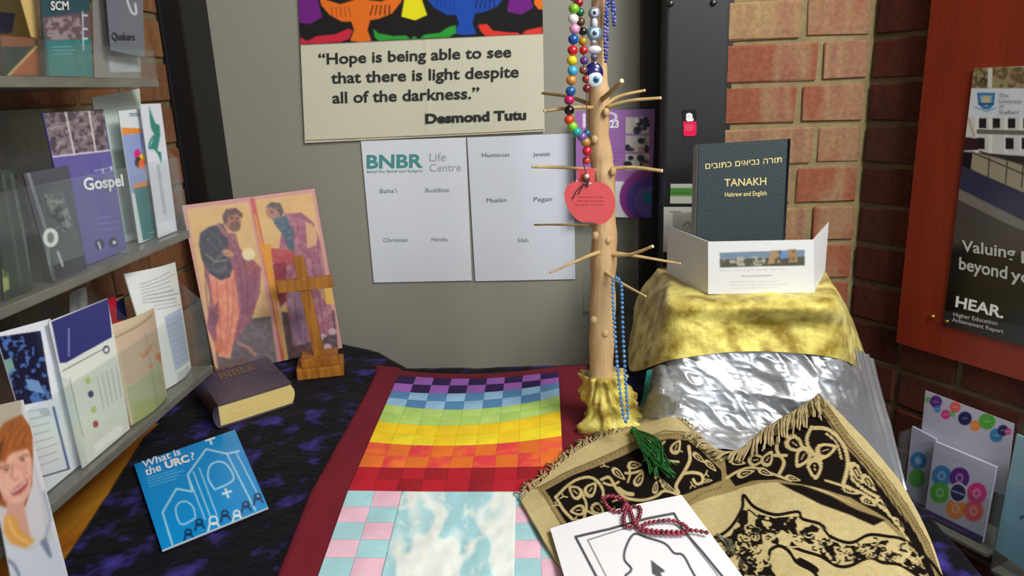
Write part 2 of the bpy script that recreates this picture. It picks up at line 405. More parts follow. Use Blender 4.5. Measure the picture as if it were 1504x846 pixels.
M['box'] = mat('cardboard', (150, 120, 80), rough=.9, bump=.2, bscale=100)
M['tabletop'] = mat('honey_wood', (206, 140, 44), rough=.45, bump=.2, bscale=60, col2=(160, 92, 24), vscale=10, stretch=(4, .6, 1))
M['steel'] = mat('steel_leg', (90, 90, 92), rough=.35, metal=.9, bump=.05, bscale=200)
M['apple'] = mat('red_card', (214, 84, 88), rough=.7, bump=.15, bscale=200)
M['ribbon'] = mat('brown_ribbon', (70, 44, 40), rough=.6, bump=.2, bscale=200)
M['string'] = mat('string', (110, 80, 60), rough=.8, bump=.2, bscale=300)
M['tassel'] = mat('green_thread', (26, 104, 40), rough=.6, bump=.3, bscale=300, var=.3, vscale=80)
_bc = {}
def bead(c):
    c = tuple(c)
    if c not in _bc: _bc[c] = mat('bead_%d' % len(_bc), c, rough=.22, spec=.6, bump=.02, bscale=100, coat=.3)
    return _bc[c]

# ------------------------------------------------------------------ setting
def structure(name, mb, m): o = mb.build(name, m, origin=(0, 0, 0)); o['kind'] = 'structure'; return o
fl = structure('floor', MB().box((-3, -5, -.05), (3, .3, 0)), M['floor'])
ce = structure('ceiling', MB().box((-3, -5, 2.6), (3, .3, 2.65)), M['ceiling'])
dr = structure('door_1', MB().box((-.70, 0, .0), (.245, .04, 2.1)), M['grey_panel'])
structure('wall_upper', MB().box((-.70, -.0, 2.1), (.245, .04, 2.6)), M['grey_panel'])
structure('trim_1', MB().bev((-.69, -.115, 0), (-.632, 0, 2.6), .003).bev((-.70, -.13, 0), (-.662, -.112, 2.6), .003), M['black'])
structure('trim_2', MB().bev((.199, -.03, 0), (.232, 0, 2.6), .003), M['frame_dark'])
structure('shadow_gap_strip', MB().box((.30, -.08, 0), (.356, .0, 2.6)), M['black'])  # black strip standing in for the shadow in the gap beside the post

PITCH = .0748
_bm = {}
def brick_mesh(L, m, v):
    k = (round(L, 3), m.name, v)
    if k in _bm: return _bm[k]
    r = random.Random(v*13+int(L*1000)); bm = bmesh.new(); bmesh.ops.create_cube(bm, size=1)
    for q in bm.verts: q.co = Vector((q.co.x*L, q.co.y*.03, q.co.z*.0645))
    bmesh.ops.bevel(bm, geom=list(bm.edges), offset=.0025, segments=1, affect='EDGES')
    for q in bm.verts: q.co += Vector((r.uniform(-1, 1)*.0012, r.uniform(-1, 1)*.0008, r.uniform(-1, 1)*.0012))
    me = bpy.data.meshes.new('brick'); bm.to_mesh(me); bm.free(); me.materials.append(m); _bm[k] = me; return me
def bricks(parent, p0, d, n, rows, z0, plan, m, seed):
    """courses of bricks; p0 a point in plan, d along the wall, n out of it; plan(row) -> list of (start, length)"""
    r = random.Random(seed); rot = math.atan2(d[1], d[0])
    if (-d[1]*n[0]+d[0]*n[1]) > 0: pass
    for k in range(*rows):
        z = z0-PITCH*k-PITCH/2
        for s, L in plan(k):
            me = brick_mesh(L, m, r.randrange(4))
            o = bpy.data.objects.new('brick', me); COL.objects.link(o); o.parent = parent
            c = np.array(p0)+np.array(d)*(s+L/2)+np.array(n)*(-.012+r.uniform(-.0015, .0015))
            o.location = (c[0], c[1], z+r.uniform(-.0008, .0008)); o.rotation_euler = (0, 0, rot)
# back wall: courses counted from the joint at z 1.405
WB = structure('wall_back', MB().box((.34, -.0785, 0), (.78, 0, 2.6)), M['mortar'])
def plan_back(k):
    e = .605-.008; out = []; ls = [.078] if k % 2 == 0 else [.112]
    s = e
    out.append((s-ls[0], ls[0])); s -= ls[0]+.011
    while s > .345: L = min(.215, s-.345) if s-.215 < .345 else .215; out.append((s-L, L)); s -= L+.011
    return [(a, b) for a, b in out if b > .015]
bricks(WB, (0, -.08, 0), (1, 0, 0), (0, -1, 0), (-12, 14), 1.4045, plan_back, M['brick_back'], 3)
# right wall, splayed 30 degrees
RA = radians(-30); RT = np.array([-sin(RA), -cos(RA), 0.0]); RN = np.array([-cos(RA), sin(RA), 0.0])   # RT towards the viewer, RN into the room
RP = np.array([.605, -.08, 0.0])
def onr(x, y, off=0.0): n = -RN; return hit(x, y, n, n@(RP+RN*off))
q = RP-RN*.002
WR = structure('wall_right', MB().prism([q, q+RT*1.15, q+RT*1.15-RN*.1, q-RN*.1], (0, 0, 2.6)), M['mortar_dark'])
def plan_right(k):
    out = []; s = .006
    for i, L in enumerate([.098 if k % 2 else .102, .215, .215, .215]): out.append((s, L)); s += L+.011
    if k % 2: out = [(.006, .1), (.117, .1025), (.23, .215), (.456, .215)]
    return out
bricks(WR, RP, RT, RN, (-12, 17), 1.4045, plan_right, M['brick_right'], 5)
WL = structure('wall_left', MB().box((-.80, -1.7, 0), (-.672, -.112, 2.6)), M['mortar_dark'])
def plan_left(k):
    out = []; s = .132 if k % 2 else .132; i = 0
    seq = [.1, .215] if k % 2 else [.16, .1, .215]
    while s < .92: L = seq[i % len(seq)]; out.append((s, L)); s += L+.011; i += 1
    return out
bricks(WL, (-.67, 0, 0), (0, -1, 0), (1, 0, 0), (-10, 10), 1.413, plan_left, M['brick_left'], 8)

# charcoal column with screws
colm = empty('metal_column', (.27, -.11, 0), 'tall charcoal metal post between the grey panel and the back brick wall', 'post')
MB().bev((.2245, -.15, 0), (.331, -.085, 2.59), .004).build('casing', M['column'], colm)
for x, y in ((985, 5), (1048, 4)):
    c = ony(x, y, -.152); MB().ball(c, .0055, .004, .0055).build('screw', M['steel'], colm, True)

# ------------------------------------------------------------------ table and cloths
tt = empty('table', (0, -.55, 0), 'low display table hidden under the blue velvet cloth', 'table')
TP = [(-.652, -.985), (.44, -.985), (.44, -.208), (-.262, -.208), (-.335, -.115), (-.42, -.06), (-.60, -.125), (-.652, -.14), (-.652, -.45)]
MB().prism([(x, y, .83) for x, y in TP], (0, 0, -.025)).build('tabletop', M['tabletop'], tt)
for x, y in ((-.51, -.95), (.40, -.95), (.40, -.24), (-.62, -.22)):
    MB().tube([(x, y, 0), (x, y, .806)], .016, 10).build('leg', M['steel'], tt, True)

def yback(x):
    xs = [-.655, -.60, -.42, -.335, -.262, .44]; ys = [-.138, -.126, -.056, -.108, -.206, -.206]
    return np.interp(x, xs, ys)
def velvet():
    nu, nv = 260, 230
    xs = np.concatenate([np.linspace(-.658, .445, nu-14), np.linspace(.448, .462, 14)])
    P = np.zeros((nv, nu, 3))
    for i, x in enumerate(xs):
        yb = float(yback(min(x, .44)))-.004
        ys = np.concatenate([np.linspace(-.99, yb, nv-16), np.full(16, yb+.008)]); zz = np.zeros(nv)
        zz[-16:] = -np.linspace(.0, .16, 16); 
        xl = np.interp(ys, [-.99, -.46, -.3], [-.536, -.658, -.658]); f = (.44-x)/(.44+.658) if x < .44 else 0
        P[:, i, 0] = .44-(.44-xl)*f if x < .44 else x; P[:, i, 1] = ys; P[:, i, 2] = TZ+zz
        if i < 6: P[:, i, 2] -= (6-i)*.03*(ys < -.40); P[:, i, 0] -= .0
        if x > .446: P[:, i, 2] -= (x-.446)*22
    X = P[..., 0]; Y = P[..., 1]
    n = vnoise(X+3, Y+3, .09, 2)*.6+vnoise(X+3, Y+3, .035, 4)*.3+vnoise(X+3, Y+3, .014, 6)*.15
    P[..., 2] += (n-.5)*.007
    # front drop
    f = Y < -.984; P[..., 2][f] = .70
    V = P[::-1].reshape(-1, 3)
    return obj('velvet_cloth', V, gridF(nu, nv), M['velvet'], None, True)
tag(velvet(), 'dark blue crushed velvet cloth spread over the table', 'cloth')

def spl1(v, t):                                 # Catmull-Rom through rows of v at parameter array t in 0..n-1
    v = np.asarray(v, float); n = len(v); i = np.clip(np.floor(t).astype(int), 0, n-2); f = (t-i)
    g = lambda k: v[np.clip(k, 0, n-1)]
    f = f.reshape((-1,)+(1,)*(v.ndim-1))
    a, b, c, d = g(i-1), g(i), g(i+1), g(i+2)
    return .5*((2*b)+(-a+c)*f+(2*a-5*b+4*c-d)*f*f+(-a+3*b-3*c+d)*f**3)
def surf(ctrl, nu, nv):
    c = np.asarray(ctrl, float)                 # rows x cols x 3
    r = spl1(c, np.linspace(0, c.shape[0]-1, nv)); r = np.swapaxes(r, 0, 1)
    r = spl1(r, np.linspace(0, c.shape[1]-1, nu)); return np.swapaxes(r, 0, 1)   # nv x nu x 3
def normals(P):
    du = np.gradient(P, axis=1); dv = np.gradient(P, axis=0); n = np.cross(dv, du); n /= np.linalg.norm(n, axis=-1, keepdims=True)+1e-12
    return n
def cloth(name, P, m, thick, label=None, cat=None, parent=None, C=None, smooth=True):
    nv, nu = P.shape[:2]; N = normals(P)
    if (N*(CAM-P)).sum() < 0: N = -N; 
    A = P.reshape(-1, 3); B = (P-N*thick).reshape(-1, 3)
    F1 = gridF(nu, nv); ring = np.array(list(range(nu))+[r*nu+nu-1 for r in range(1, nv)]+[(nv-1)*nu+c for c in range(nu-2, -1, -1)]+[r*nu for r in range(nv-2, 0, -1)])
    k = np.arange(len(ring)); b = len(A)
    if nu*nv > 40000:                            # large: under side coarser by closing only the rim
        V = np.vstack([A, B[ring]]); F2 = np.stack([ring, ring[(k+1) % len(k)], b+(k+1) % len(k), b+k], 1)
        F = np.vstack([F1, F2]); C2 = None if C is None else np.vstack([C, C[ring]])
    else:
        V = np.vstack([A, B]); F2 = np.stack([ring, ring[(k+1) % len(k)], b+ring[(k+1) % len(k)], b+ring], 1)
        F = np.vstack([F1, F1[:, ::-1]+b, F2]); C2 = None if C is None else np.vstack([C, C])
    o = obj(name, V, F, m, parent, smooth, C2); return tag(o, label, cat)

# ---- quilt
QL = [(586, 549), (511, 721), (467, 846), (455, 880)]; QR = [(820, 543), (829, 720), (838, 846), (841, 880)]
def sidept(side, y):
    ys = [p[1] for p in side]; xs = [p[0] for p in side]; return np.interp(y, ys, xs)
ROWL = [ZM(480, 520, 2.595, [(0, v)])[0][1] for v in (80, 110, 140, 165, 190, 222, 255, 295, 335, 382, 430, 475, 520)]
ROWM = [ZM(480, 520, 2.595, [(0, v)])[0][1] for v in (93, 118, 148, 178, 210, 238, 270, 310, 348, 390, 434, 478, 524)]
ROWR = [ZM(480, 520, 2.595, [(0, v)])[0][1] for v in (65, 88, 108, 130, 158, 185, 215, 262, 312, 365, 425, 472, 522)]
for i, y in enumerate((745, 768, 793, 820, 848, 878)): ROWL.append(y-1); ROWM.append(y); ROWR.append(y)
def qpx(u, r):                                  # u 0..1 across, r row index (float)
    i = int(min(max(math.floor(r), 0), len(ROWL)-2)); f = r-i
    a = [ROWL[i]*(1-f)+ROWL[i+1]*f, ROWM[i]*(1-f)+ROWM[i+1]*f, ROWR[i]*(1-f)+ROWR[i+1]*f]
    y = 2*(u-.5)*(u-1)*a[0]+4*u*(1-u)*a[1]+2*u*(u-.5)*a[2]
    xl = sidept(QL, a[0]); xr = sidept(QR, a[2]); return xl+(xr-xl)*u, y
NR = len(ROWL)-1
def qh(x, y): return .0035*(vnoise(x, y, 34, 3)-.5)+.0018*(vnoise(x, y, 13, 5)-.5)
def qpt(u, r, h=0):
    x, y = qpx(u, r); return onz(x, y, TZ+.009+h+qh(x, y))
def quilt():
    nu, nv = 60, 90; P = np.zeros((nv, nu, 3))
    for j in range(nv):
        r = NR*max(0, (j-3))/(nv-4)
        xl, yl = qpx(0, r); xr, yr = qpx(1, r)
        ol = np.interp(yl, [549, 721, 846, 880], [549, 450, 400, 384]); orr = np.interp(yr, [543, 720, 846, 880], [865, 884, 896, 900])
        for i in range(nu):
            t = i/(nu-1)
            if t < .12: f = t/.12; x = ol+(xl-ol)*f; y = yl+(-4 if r < 2 else 0)*(1-f)*max(0, 1-r/2)
            elif t > .88: f = (t-.88)/.12; x = xr+(orr-xr)*f; y = yr-2*f
            else: x, y = qpx((t-.12)/.76, r)
            if j < 3: y -= (3-j)*3.6+(6 if t < .12 else 0)*(3-j)/3
            h = -.0085 if i in (0, nu-1) or j == 0 else 0
            p = onz(x, y, TZ+.007+qh(x, y)); p[2] += h; P[j, i] = p
    root = cloth('quilt', P, M['maroon'], .002, 'patchwork quilt runner with maroon border, rainbow rows and pastel checks', 'quilt')
    cols = {'dp': (44, 14, 78), 'lv': (158, 100, 190), 'db': (84, 138, 186), 'lb': (150, 196, 230), 'g': (190, 224, 120), 'g2': (178, 218, 112),
            'y': (248, 212, 30), 'y2': (250, 226, 40), 'o': (238, 118, 40), 'o2': (232, 86, 58), 'r': (188, 20, 42), 'r2': (160, 18, 34),
            'pb': (172, 220, 228), 'pp': (242, 196, 216)}
    ms = {k: mat('patch_'+n, c, rough=.85, bump=.3, bscale=700, var=.14, vscale=30) for (k, c), n in zip(cols.items(),
          ('deep_purple', 'lavender', 'mid_blue', 'sky_blue', 'lime', 'pale_lime', 'gold_yellow', 'lemon', 'orange', 'coral', 'red', 'dark_red', 'aqua_gingham', 'pink_gingham'))}
    ms['o2'] = mat('patch_coral', (238, 116, 44), rough=.85, bump=.3, bscale=700, col2=(226, 60, 70), vscale=36, lo=.35, hi=.6)
    for r_ in range(12):
        for c_ in range(9):
            a = (r_+c_) % 2; band = r_//2
            if band == 0: k = ('dp', 'lv')[a]
            elif band == 1: k = ('db', 'lb')[a]
            elif band == 2: k = ('g', 'g2')[a]
            elif band == 3: k = ('y', 'y2')[r_ % 2] if c_ % 3 else 'y'
            elif band == 4: k = ('o2', 'o')[a]
            else: k = ('r', 'r2')[a] if r_ % 2 == 0 else ('r', 'r', 'r2')[c_ % 3]
            patch(root, c_/9, (c_+1)/9, r_, r_+1, ms[k])
    for r_ in range(12, NR):
        for (u0, u1, i) in ((0, .125, 0), (.125, .25, 1), (.775, .885, 0), (.885, 1, 1)):
            patch(root, u0, u1, r_, r_+1, ms[('pb', 'pp')[(r_+i) % 2]], n=4)
    # tie-dyed middle piece
    nu, nv = 110, 90; P = np.array([[qpt(.25+.525*i/(nu-1), 12+(NR-12)*j/(nv-1), .0008) for i in range(nu)] for j in range(nv)])
    X, Y = photo(P.reshape(-1, 3)); p = Paint(X, Y, (232, 240, 236))
    wx = X+26*(vnoise(X, Y, 40, 21)-.5)
    st = vnoise(wx, Y*.28, 30, 4)*.6+vnoise(wx, Y*.5, 13, 6)*.4
    p.mix(np.clip((st-.47)/.14, 0, 1)*.85, (150, 208, 220)); p.blot(12, .6, .85, (250, 248, 236), .6, 8)
    cloth('patch', P, M['weave'], .0012, parent=root, C=p.C)['label'] = 'large white and pale blue tie-dyed centre patch'
def patch(root, u0, u1, r0, r1, m, n=4):
    V = []; 
    for j in range(n):
        for i in range(n):
            a = i/(n-1); b = j/(n-1); edge = i in (0, n-1) or j in (0, n-1)
            e = .004
            V.append(qpt(u0+(u1-u0)*(e+a*(1-2*e)), r0+(r1-r0)*(e+b*(1-2*e)), .0002 if edge else .0011))
    obj('patch', V, gridF(n, n), m, root, True)
quilt()

# ---- blue velvet things: booklet, bible, cross, icon
def booklet():
    c = [(197, 682), (345, 631), (394, 745), (238, 808)]
    K = [onz(x, y, TZ+.006) for x, y in c]
    def pt(p):
        W = (176, 222, 244); Z = lambda l: ZM(60, 600, 3.44, l)
        for l, wd in (([(665, 690), (615, 525), (685, 405), (765, 420), (742, 335), (835, 205), (940, 228), (1000, 215)], 3),
                      ([(780, 545), (770, 500), (735, 470), (695, 480), (682, 520), (710, 585), (780, 555)], 2.4),
                      ([(875, 405), (845, 350), (855, 290), (900, 268), (945, 290), (972, 360), (880, 410)], 2.8),
                      ([(742, 335), (830, 560)], 2.01), ([(770, 320), (860, 555)], 2), ([(800, 300), (890, 540)], 2),
                      ([(940, 228), (1085, 515)], 2.6), ([(985, 218), (1110, 460)], 2)):
            p.line(Z(l), wd, W, wd in (2.4, 2.8))
        for x, y, col in ((745, 640, 0), (800, 590, 0), (872, 585, 1), (930, 545, 0), (990, 545, 1), (1035, 500, 0), (1095, 460, 0)):
            cc = (238, 244, 250) if col else (24, 52, 92); s = 1.15 if col and x < 900 else .85
            q = Z([(x, y)])[0]
            p.ell(q[0], q[1]-5*s, 5.2*s, 5*s, cc, -18, ring=2.6); p.line([(q[0]-7*s, q[1]+9*s), (q[0]-4.5*s, q[1]-1), (q[0]+4*s, q[1]-2.5), (q[0]+9*s, q[1]+5*s)], 2.8, cc)
        for x, y in ((855, 158), (940, 428)):
            q = Z([(x, y)])[0]; p.line([(q[0]-6, q[1]+1), (q[0]+6, q[1]-3)], 3.4, (225, 240, 250)); p.line([(q[0]-2, q[1]-6), (q[0]+2, q[1]+6)], 3.4, (225, 240, 250))
        p.rows(Z([(535, 345)])[0], Z([(725, 290)])[0], Z([(550, 400)])[0], 4, W, 1.1, .8)
    b = sheet('booklet', K, .003, M['gloss'], pt, (16, 148, 222), 1.0, None, 'square bright blue booklet with church outline lying on the blue velvet', 'booklet', edge=(220, 230, 236))
    on = lambda x, y: onz(*ZM(60, 600, 3.44, [(x, y)])[0], TZ+.0065)
    text('What is', on(515, 302), on(708, 232), on(508, 266), M['ink_white'], b, .02)
    text('the', on(530, 342), on(610, 312), on(522, 302), M['ink_white'], b, .02)
    text('URC', on(632, 305), on(755, 266), on(622, 270), M['ink_white'], b, .05)
    text('?', on(762, 262), on(780, 256), on(754, 224), M['ink_white'], b, .01)
booklet()
def bible():
    z1 = TZ+.0415; zb = TZ+.002
    A, B, Cc, D = [onz(x, y, z1) for x, y in ((292, 551), (392, 524), (428, 562), (320, 595))]    # back-left, back-right, front-right, front-left
    root = empty('bible', (A+B+Cc+D)/4*np.array([1, 1, 0])+np.array([0, 0, zb]), 'thick closed navy bible with cream page edges lying on the velvet', 'book')
    def cov(z, t, name):
        o = MB().prism([(*p[:2], z) for p in (A, B, Cc, D)], (0, 0, t)).build(name, M['navy_leather'], root); return o
    cov(z1-.003, .003, 'cover'); cov(zb, .003, 'cover')
    sp = []                                      # rounded spine on the left
    n = unit(np.cross(A-D, (0, 0, 1)))*-1
    nl = np.array([-(A-D)[1], (A-D)[0], 0]); nl = unit(nl)
    if nl@(A-B) < 0: nl = -nl
    k = 9; V = []
    for j in range(2):
        base = (A, D)[j]
        for i in range(k):
            t = pi*i/(k-1); V.append(np.array([base[0], base[1], (z1+zb)/2])+nl*.010*sin(t)+np.array([0, 0, (z1-zb)/2*cos(t)]))
    obj('spine', V, [(i, i+1, k+i+1, k+i) for i in range(k-1)]+[list(range(k)), list(range(2*k-1, k-1, -1))], M['navy_leather'], root, True)
    # page block with a bulged fore edge
    V = []; ins = .004; m_ = 12
    E1 = unit(Cc-B); E2 = unit(Cc-D)
    a = A+E1*ins; b = B+E1*ins-E2*.001; c = Cc-E1*.0015-E2*.002; d = D-E1*.0015
    for j in range(8):
        t = j/7; z = zb+.003+(z1-.003-zb-.003)*t; bulge = .006*sin(pi*t)
        c2 = c+E2*bulge; b2 = b+E2*bulge
        for p in (a, b2, c2, d): V.append((p[0], p[1], z))
    F = [(j*4+i, j*4+(i+1) % 4, (j+1)*4+(i+1) % 4, (j+1)*4+i) for j in range(7) for i in range(4)]+[(3, 2, 1, 0), (28, 29, 30, 31)]
    obj('pages', V, F, M['pages_gold'], root)['label'] = 'cream gilt page block'
    on = lambda x, y: onz(*ZM(280, 480, 4.23, [(x, y)])[0], z1+.0002)
    text('HOLY', on(160, 285), on(385, 215), on(140, 250), M['foil_dull'], root, .02)
    text('BIBLE', on(190, 330), on(410, 262), on(168, 292), M['foil_dull'], root, .02)
bible()
def cross():
    base = onz(470, 548, TZ+.004); cx, cy = base[0], base[1]+.01
    root = empty('wooden_cross', (cx, cy, TZ+.002), 'brown wooden cross standing on a stepped block base', 'cross')
    a = radians(14)
    def R(v, la=0): x, y, z = v; return (cx+x*cos(a)-y*sin(a), cy+x*sin(a)+y*cos(a), TZ+.003+z)
    MB().bev((-.042, -.034, 0), (.042, .034, .020), .0025, R).build('base', M['wood'], root)
    MB().bev((-.033, -.026, .020), (.033, .026, .036), .0025, R).build('base_step', M['wood'], root)
    lean = lambda v: R((v[0]-.10*(v[2]-.03), v[1]+.06*(v[2]-.03), v[2]))
    MB().bev((-.0095, -.008, .034), (.0095, .008, .222), .0015, lean).build('upright', M['wood'], root)
    MB().bev((-.048, -.010, .160), (.052, .006, .181), .0015, lambda v: lean((v[0], v[1], v[2]+v[0]*.02))).build('crossbar', M['wood'], root)
cross()
def icon():
    BL = onz(318, 551, TZ+.004); BR = onz(503, 511, TZ+.004); d = unit(BR-BL); nn = np.array([d[1], -d[0], 0]); l = radians(6)
    up = np.array([0, 0, 1])*cos(l)-nn*sin(l); n = np.cross(d, up); k = n@BL
    h_ = lambda x, y: hit(x, y, n, k)
    TL = h_(267, 302); TR = h_(462, 277)
    def pt(p):
        Z = lambda l: ZM(250, 260, 3.525, l)
        pk = (206, 146, 150); gold = (222, 184, 122)
        p.C[:] = pk
        p.poly(Z([(85, 165), (405, 130), (540, 846), (560, 1000), (240, 1000)]), gold); p.poly(Z([(440, 118), (735, 82), (870, 860), (880, 1000), (590, 1000)]), gold)
        p.blot(14, .4, .8, (206, 160, 108), .5, 3)
        p.line(Z([(425, 120), (520, 560), (590, 960)]), 7, (196, 88, 84)); p.line(Z([(440, 200), (548, 700), (600, 960)]), 2.5, (224, 176, 60))
        p.line(Z([(60, 165), (120, 470), (235, 960)]), 4, (220, 166, 140))
        # ground
        p.poly(Z([(215, 760), (520, 720), (560, 1000), (250, 1000)]), (96, 90, 100)); p.poly(Z([(575, 700), (850, 690), (880, 1000), (620, 1000)]), (84, 62, 74))
        # left robed figure
        p.poly(Z([(170, 440), (205, 620), (190, 780), (240, 880), (300, 900), (420, 740), (465, 600), (470, 470), (430, 430), (370, 380), (300, 290), (270, 420)]), (142, 84, 104))
        p.poly(Z([(200, 500), (330, 480), (360, 700), (310, 940), (250, 930), (230, 700)]), (222, 128, 106))
        p.blot(9, .45, .7, (236, 164, 130), .7, 5, Z([(200, 500), (330, 480), (360, 700), (310, 940), (250, 930), (230, 700)]))
        p.poly(Z([(210, 690), (250, 640), (260, 730), (225, 790), (195, 760)]), (120, 70, 92))
        p.poly(Z([(155, 290), (200, 258), (270, 240), (300, 290), (300, 380), (322, 470), (310, 520), (260, 535), (205, 500), (165, 430), (148, 350)]), (62, 68, 84))
        p.line(Z([(185, 400), (235, 440), (290, 430)]), 1.6, (150, 150, 130)); p.line(Z([(215, 460), (270, 400)]), 1.4, (130, 134, 120))
        p.line(Z([(250, 248), (290, 300), (330, 300), (350, 370)]), 6, (150, 96, 106))
        p.ell(*Z([(322, 225)])[0], 12.5, 16, (164, 112, 92), -12); p.poly(Z([(270, 200), (290, 165), (340, 160), (375, 190), (372, 215), (345, 190), (305, 205), (290, 255), (275, 235)]), (96, 74, 76))
        p.ell(*Z([(335, 255)])[0], 8, 8, (112, 84, 78)); p.ell(*Z([(345, 215)])[0], 2, 1.4, (50, 36, 36)); p.ell(*Z([(318, 213)])[0], 2, 1.4, (50, 36, 36))
        p.ell(*Z([(300, 395)])[0], 9, 5, (196, 138, 110), 20); p.ell(*Z([(405, 400)])[0], 10, 9, (236, 224, 170)); p.ell(*Z([(418, 470)])[0], 12, 9, (150, 84, 92))
        p.poly(Z([(360, 500), (440, 500), (450, 620), (415, 730), (365, 720)]), (136, 78, 104))
        p.ell(*Z([(255, 870)])[0], 7, 12, (206, 110, 84)); p.line(Z([(350, 860), (400, 880), (440, 920)]), 4, (176, 120, 110))
        # right robed figure
        p.poly(Z([(590, 190), (680, 185), (745, 240), (775, 330), (800, 480), (830, 650), (850, 800), (800, 830), (640, 880), (610, 700), (580, 560), (560, 440), (570, 330)]), (150, 88, 116))
        p.poly(Z([(600, 540), (720, 520), (740, 700), (700, 870), (640, 860), (620, 700)]), (136, 108, 146)); p.blot(8, .45, .7, (186, 140, 150), .6, 6, Z([(590, 190), (745, 240), (800, 480), (850, 800), (640, 880), (560, 440)]))
        p.poly(Z([(700, 230), (755, 260), (765, 350), (710, 370)]), (214, 168, 124)); p.line(Z([(640, 220), (660, 330), (600, 360)]), 3, (182, 110, 120))
        p.poly(Z([(560, 210), (600, 200), (640, 280), (645, 380), (620, 400), (585, 300), (545, 250)]), (70, 96, 116))
        p.ell(*Z([(540, 178)])[0], 12.5, 13, (168, 124, 110), -20); p.poly(Z([(490, 160), (520, 130), (570, 135), (588, 180), (575, 215), (560, 180), (520, 155)]), (92, 82, 90))
        p.poly(Z([(530, 215), (580, 200), (592, 240), (570, 265), (540, 245)]), (78, 100, 118)); p.ell(*Z([(527, 180)])[0], 2, 1.4, (50, 36, 40))
        p.poly(Z([(500, 360), (540, 370), (640, 380), (640, 450), (560, 470), (520, 430)]), (176, 66, 76)); p.poly(Z([(460, 345), (520, 345), (525, 385), (530, 470), (560, 640), (530, 640), (500, 480)]), (226, 150, 50))
        p.poly(Z([(530, 450), (600, 440), (600, 640), (570, 680), (545, 560)]), (134, 46, 66)); p.poly(Z([(785, 560), (825, 520), (850, 660), (810, 660), (785, 620)]), (226, 180, 84))
        for x, y in ((790, 830), (840, 800), (815, 880)): p.ell(*Z([(x, y)])[0], 6, 5, (196, 170, 180))
        for x, y in ((805, 845), (850, 840)): p.ell(*Z([(x, y)])[0], 4, 5, (66, 60, 76))
        for l_ in ([(240, 540), (250, 700), (270, 880)], [(290, 520), (300, 700), (285, 900)], [(330, 520), (325, 700), (300, 860)]): p.line(Z(l_), 2.4, (190, 100, 84), True, .7)
        for l_ in ([(330, 330), (390, 470), (400, 700)], [(310, 350), (360, 480), (380, 700)], [(440, 470), (440, 600), (400, 720)], [(180, 460), (190, 640), (215, 760)]): p.line(Z(l_), 2, (104, 60, 84), True, .7)
        for l_ in ([(640, 560), (650, 700), (680, 850)], [(690, 540), (700, 700), (700, 850)], [(760, 330), (780, 500), (810, 700)], [(670, 230), (650, 300), (600, 340)], [(720, 390), (760, 560), (790, 760)]): p.line(Z(l_), 2, (110, 66, 96), True, .7)
        for l_ in ([(190, 320), (250, 380), (300, 400)], [(200, 280), (260, 330)], [(190, 470), (240, 490), (290, 470)]): p.line(Z(l_), 1.6, (96, 104, 120), True, .8)
        p.mix(np.full(len(p.X), .14), (206, 176, 160)); p.blot(5, .4, .8, (214, 186, 166), .18, 23)  # pale haze over the whole panel mixed into its colours
    o = sheet('icon_panel', [TL, TR, BR, BL], .014, M['gloss'], pt, (206, 146, 150), 1.05, None,
              'gold and pink icon panel of two robed figures leaning in the left corner', 'icon', edge=(198, 142, 150), blur=2)
icon()

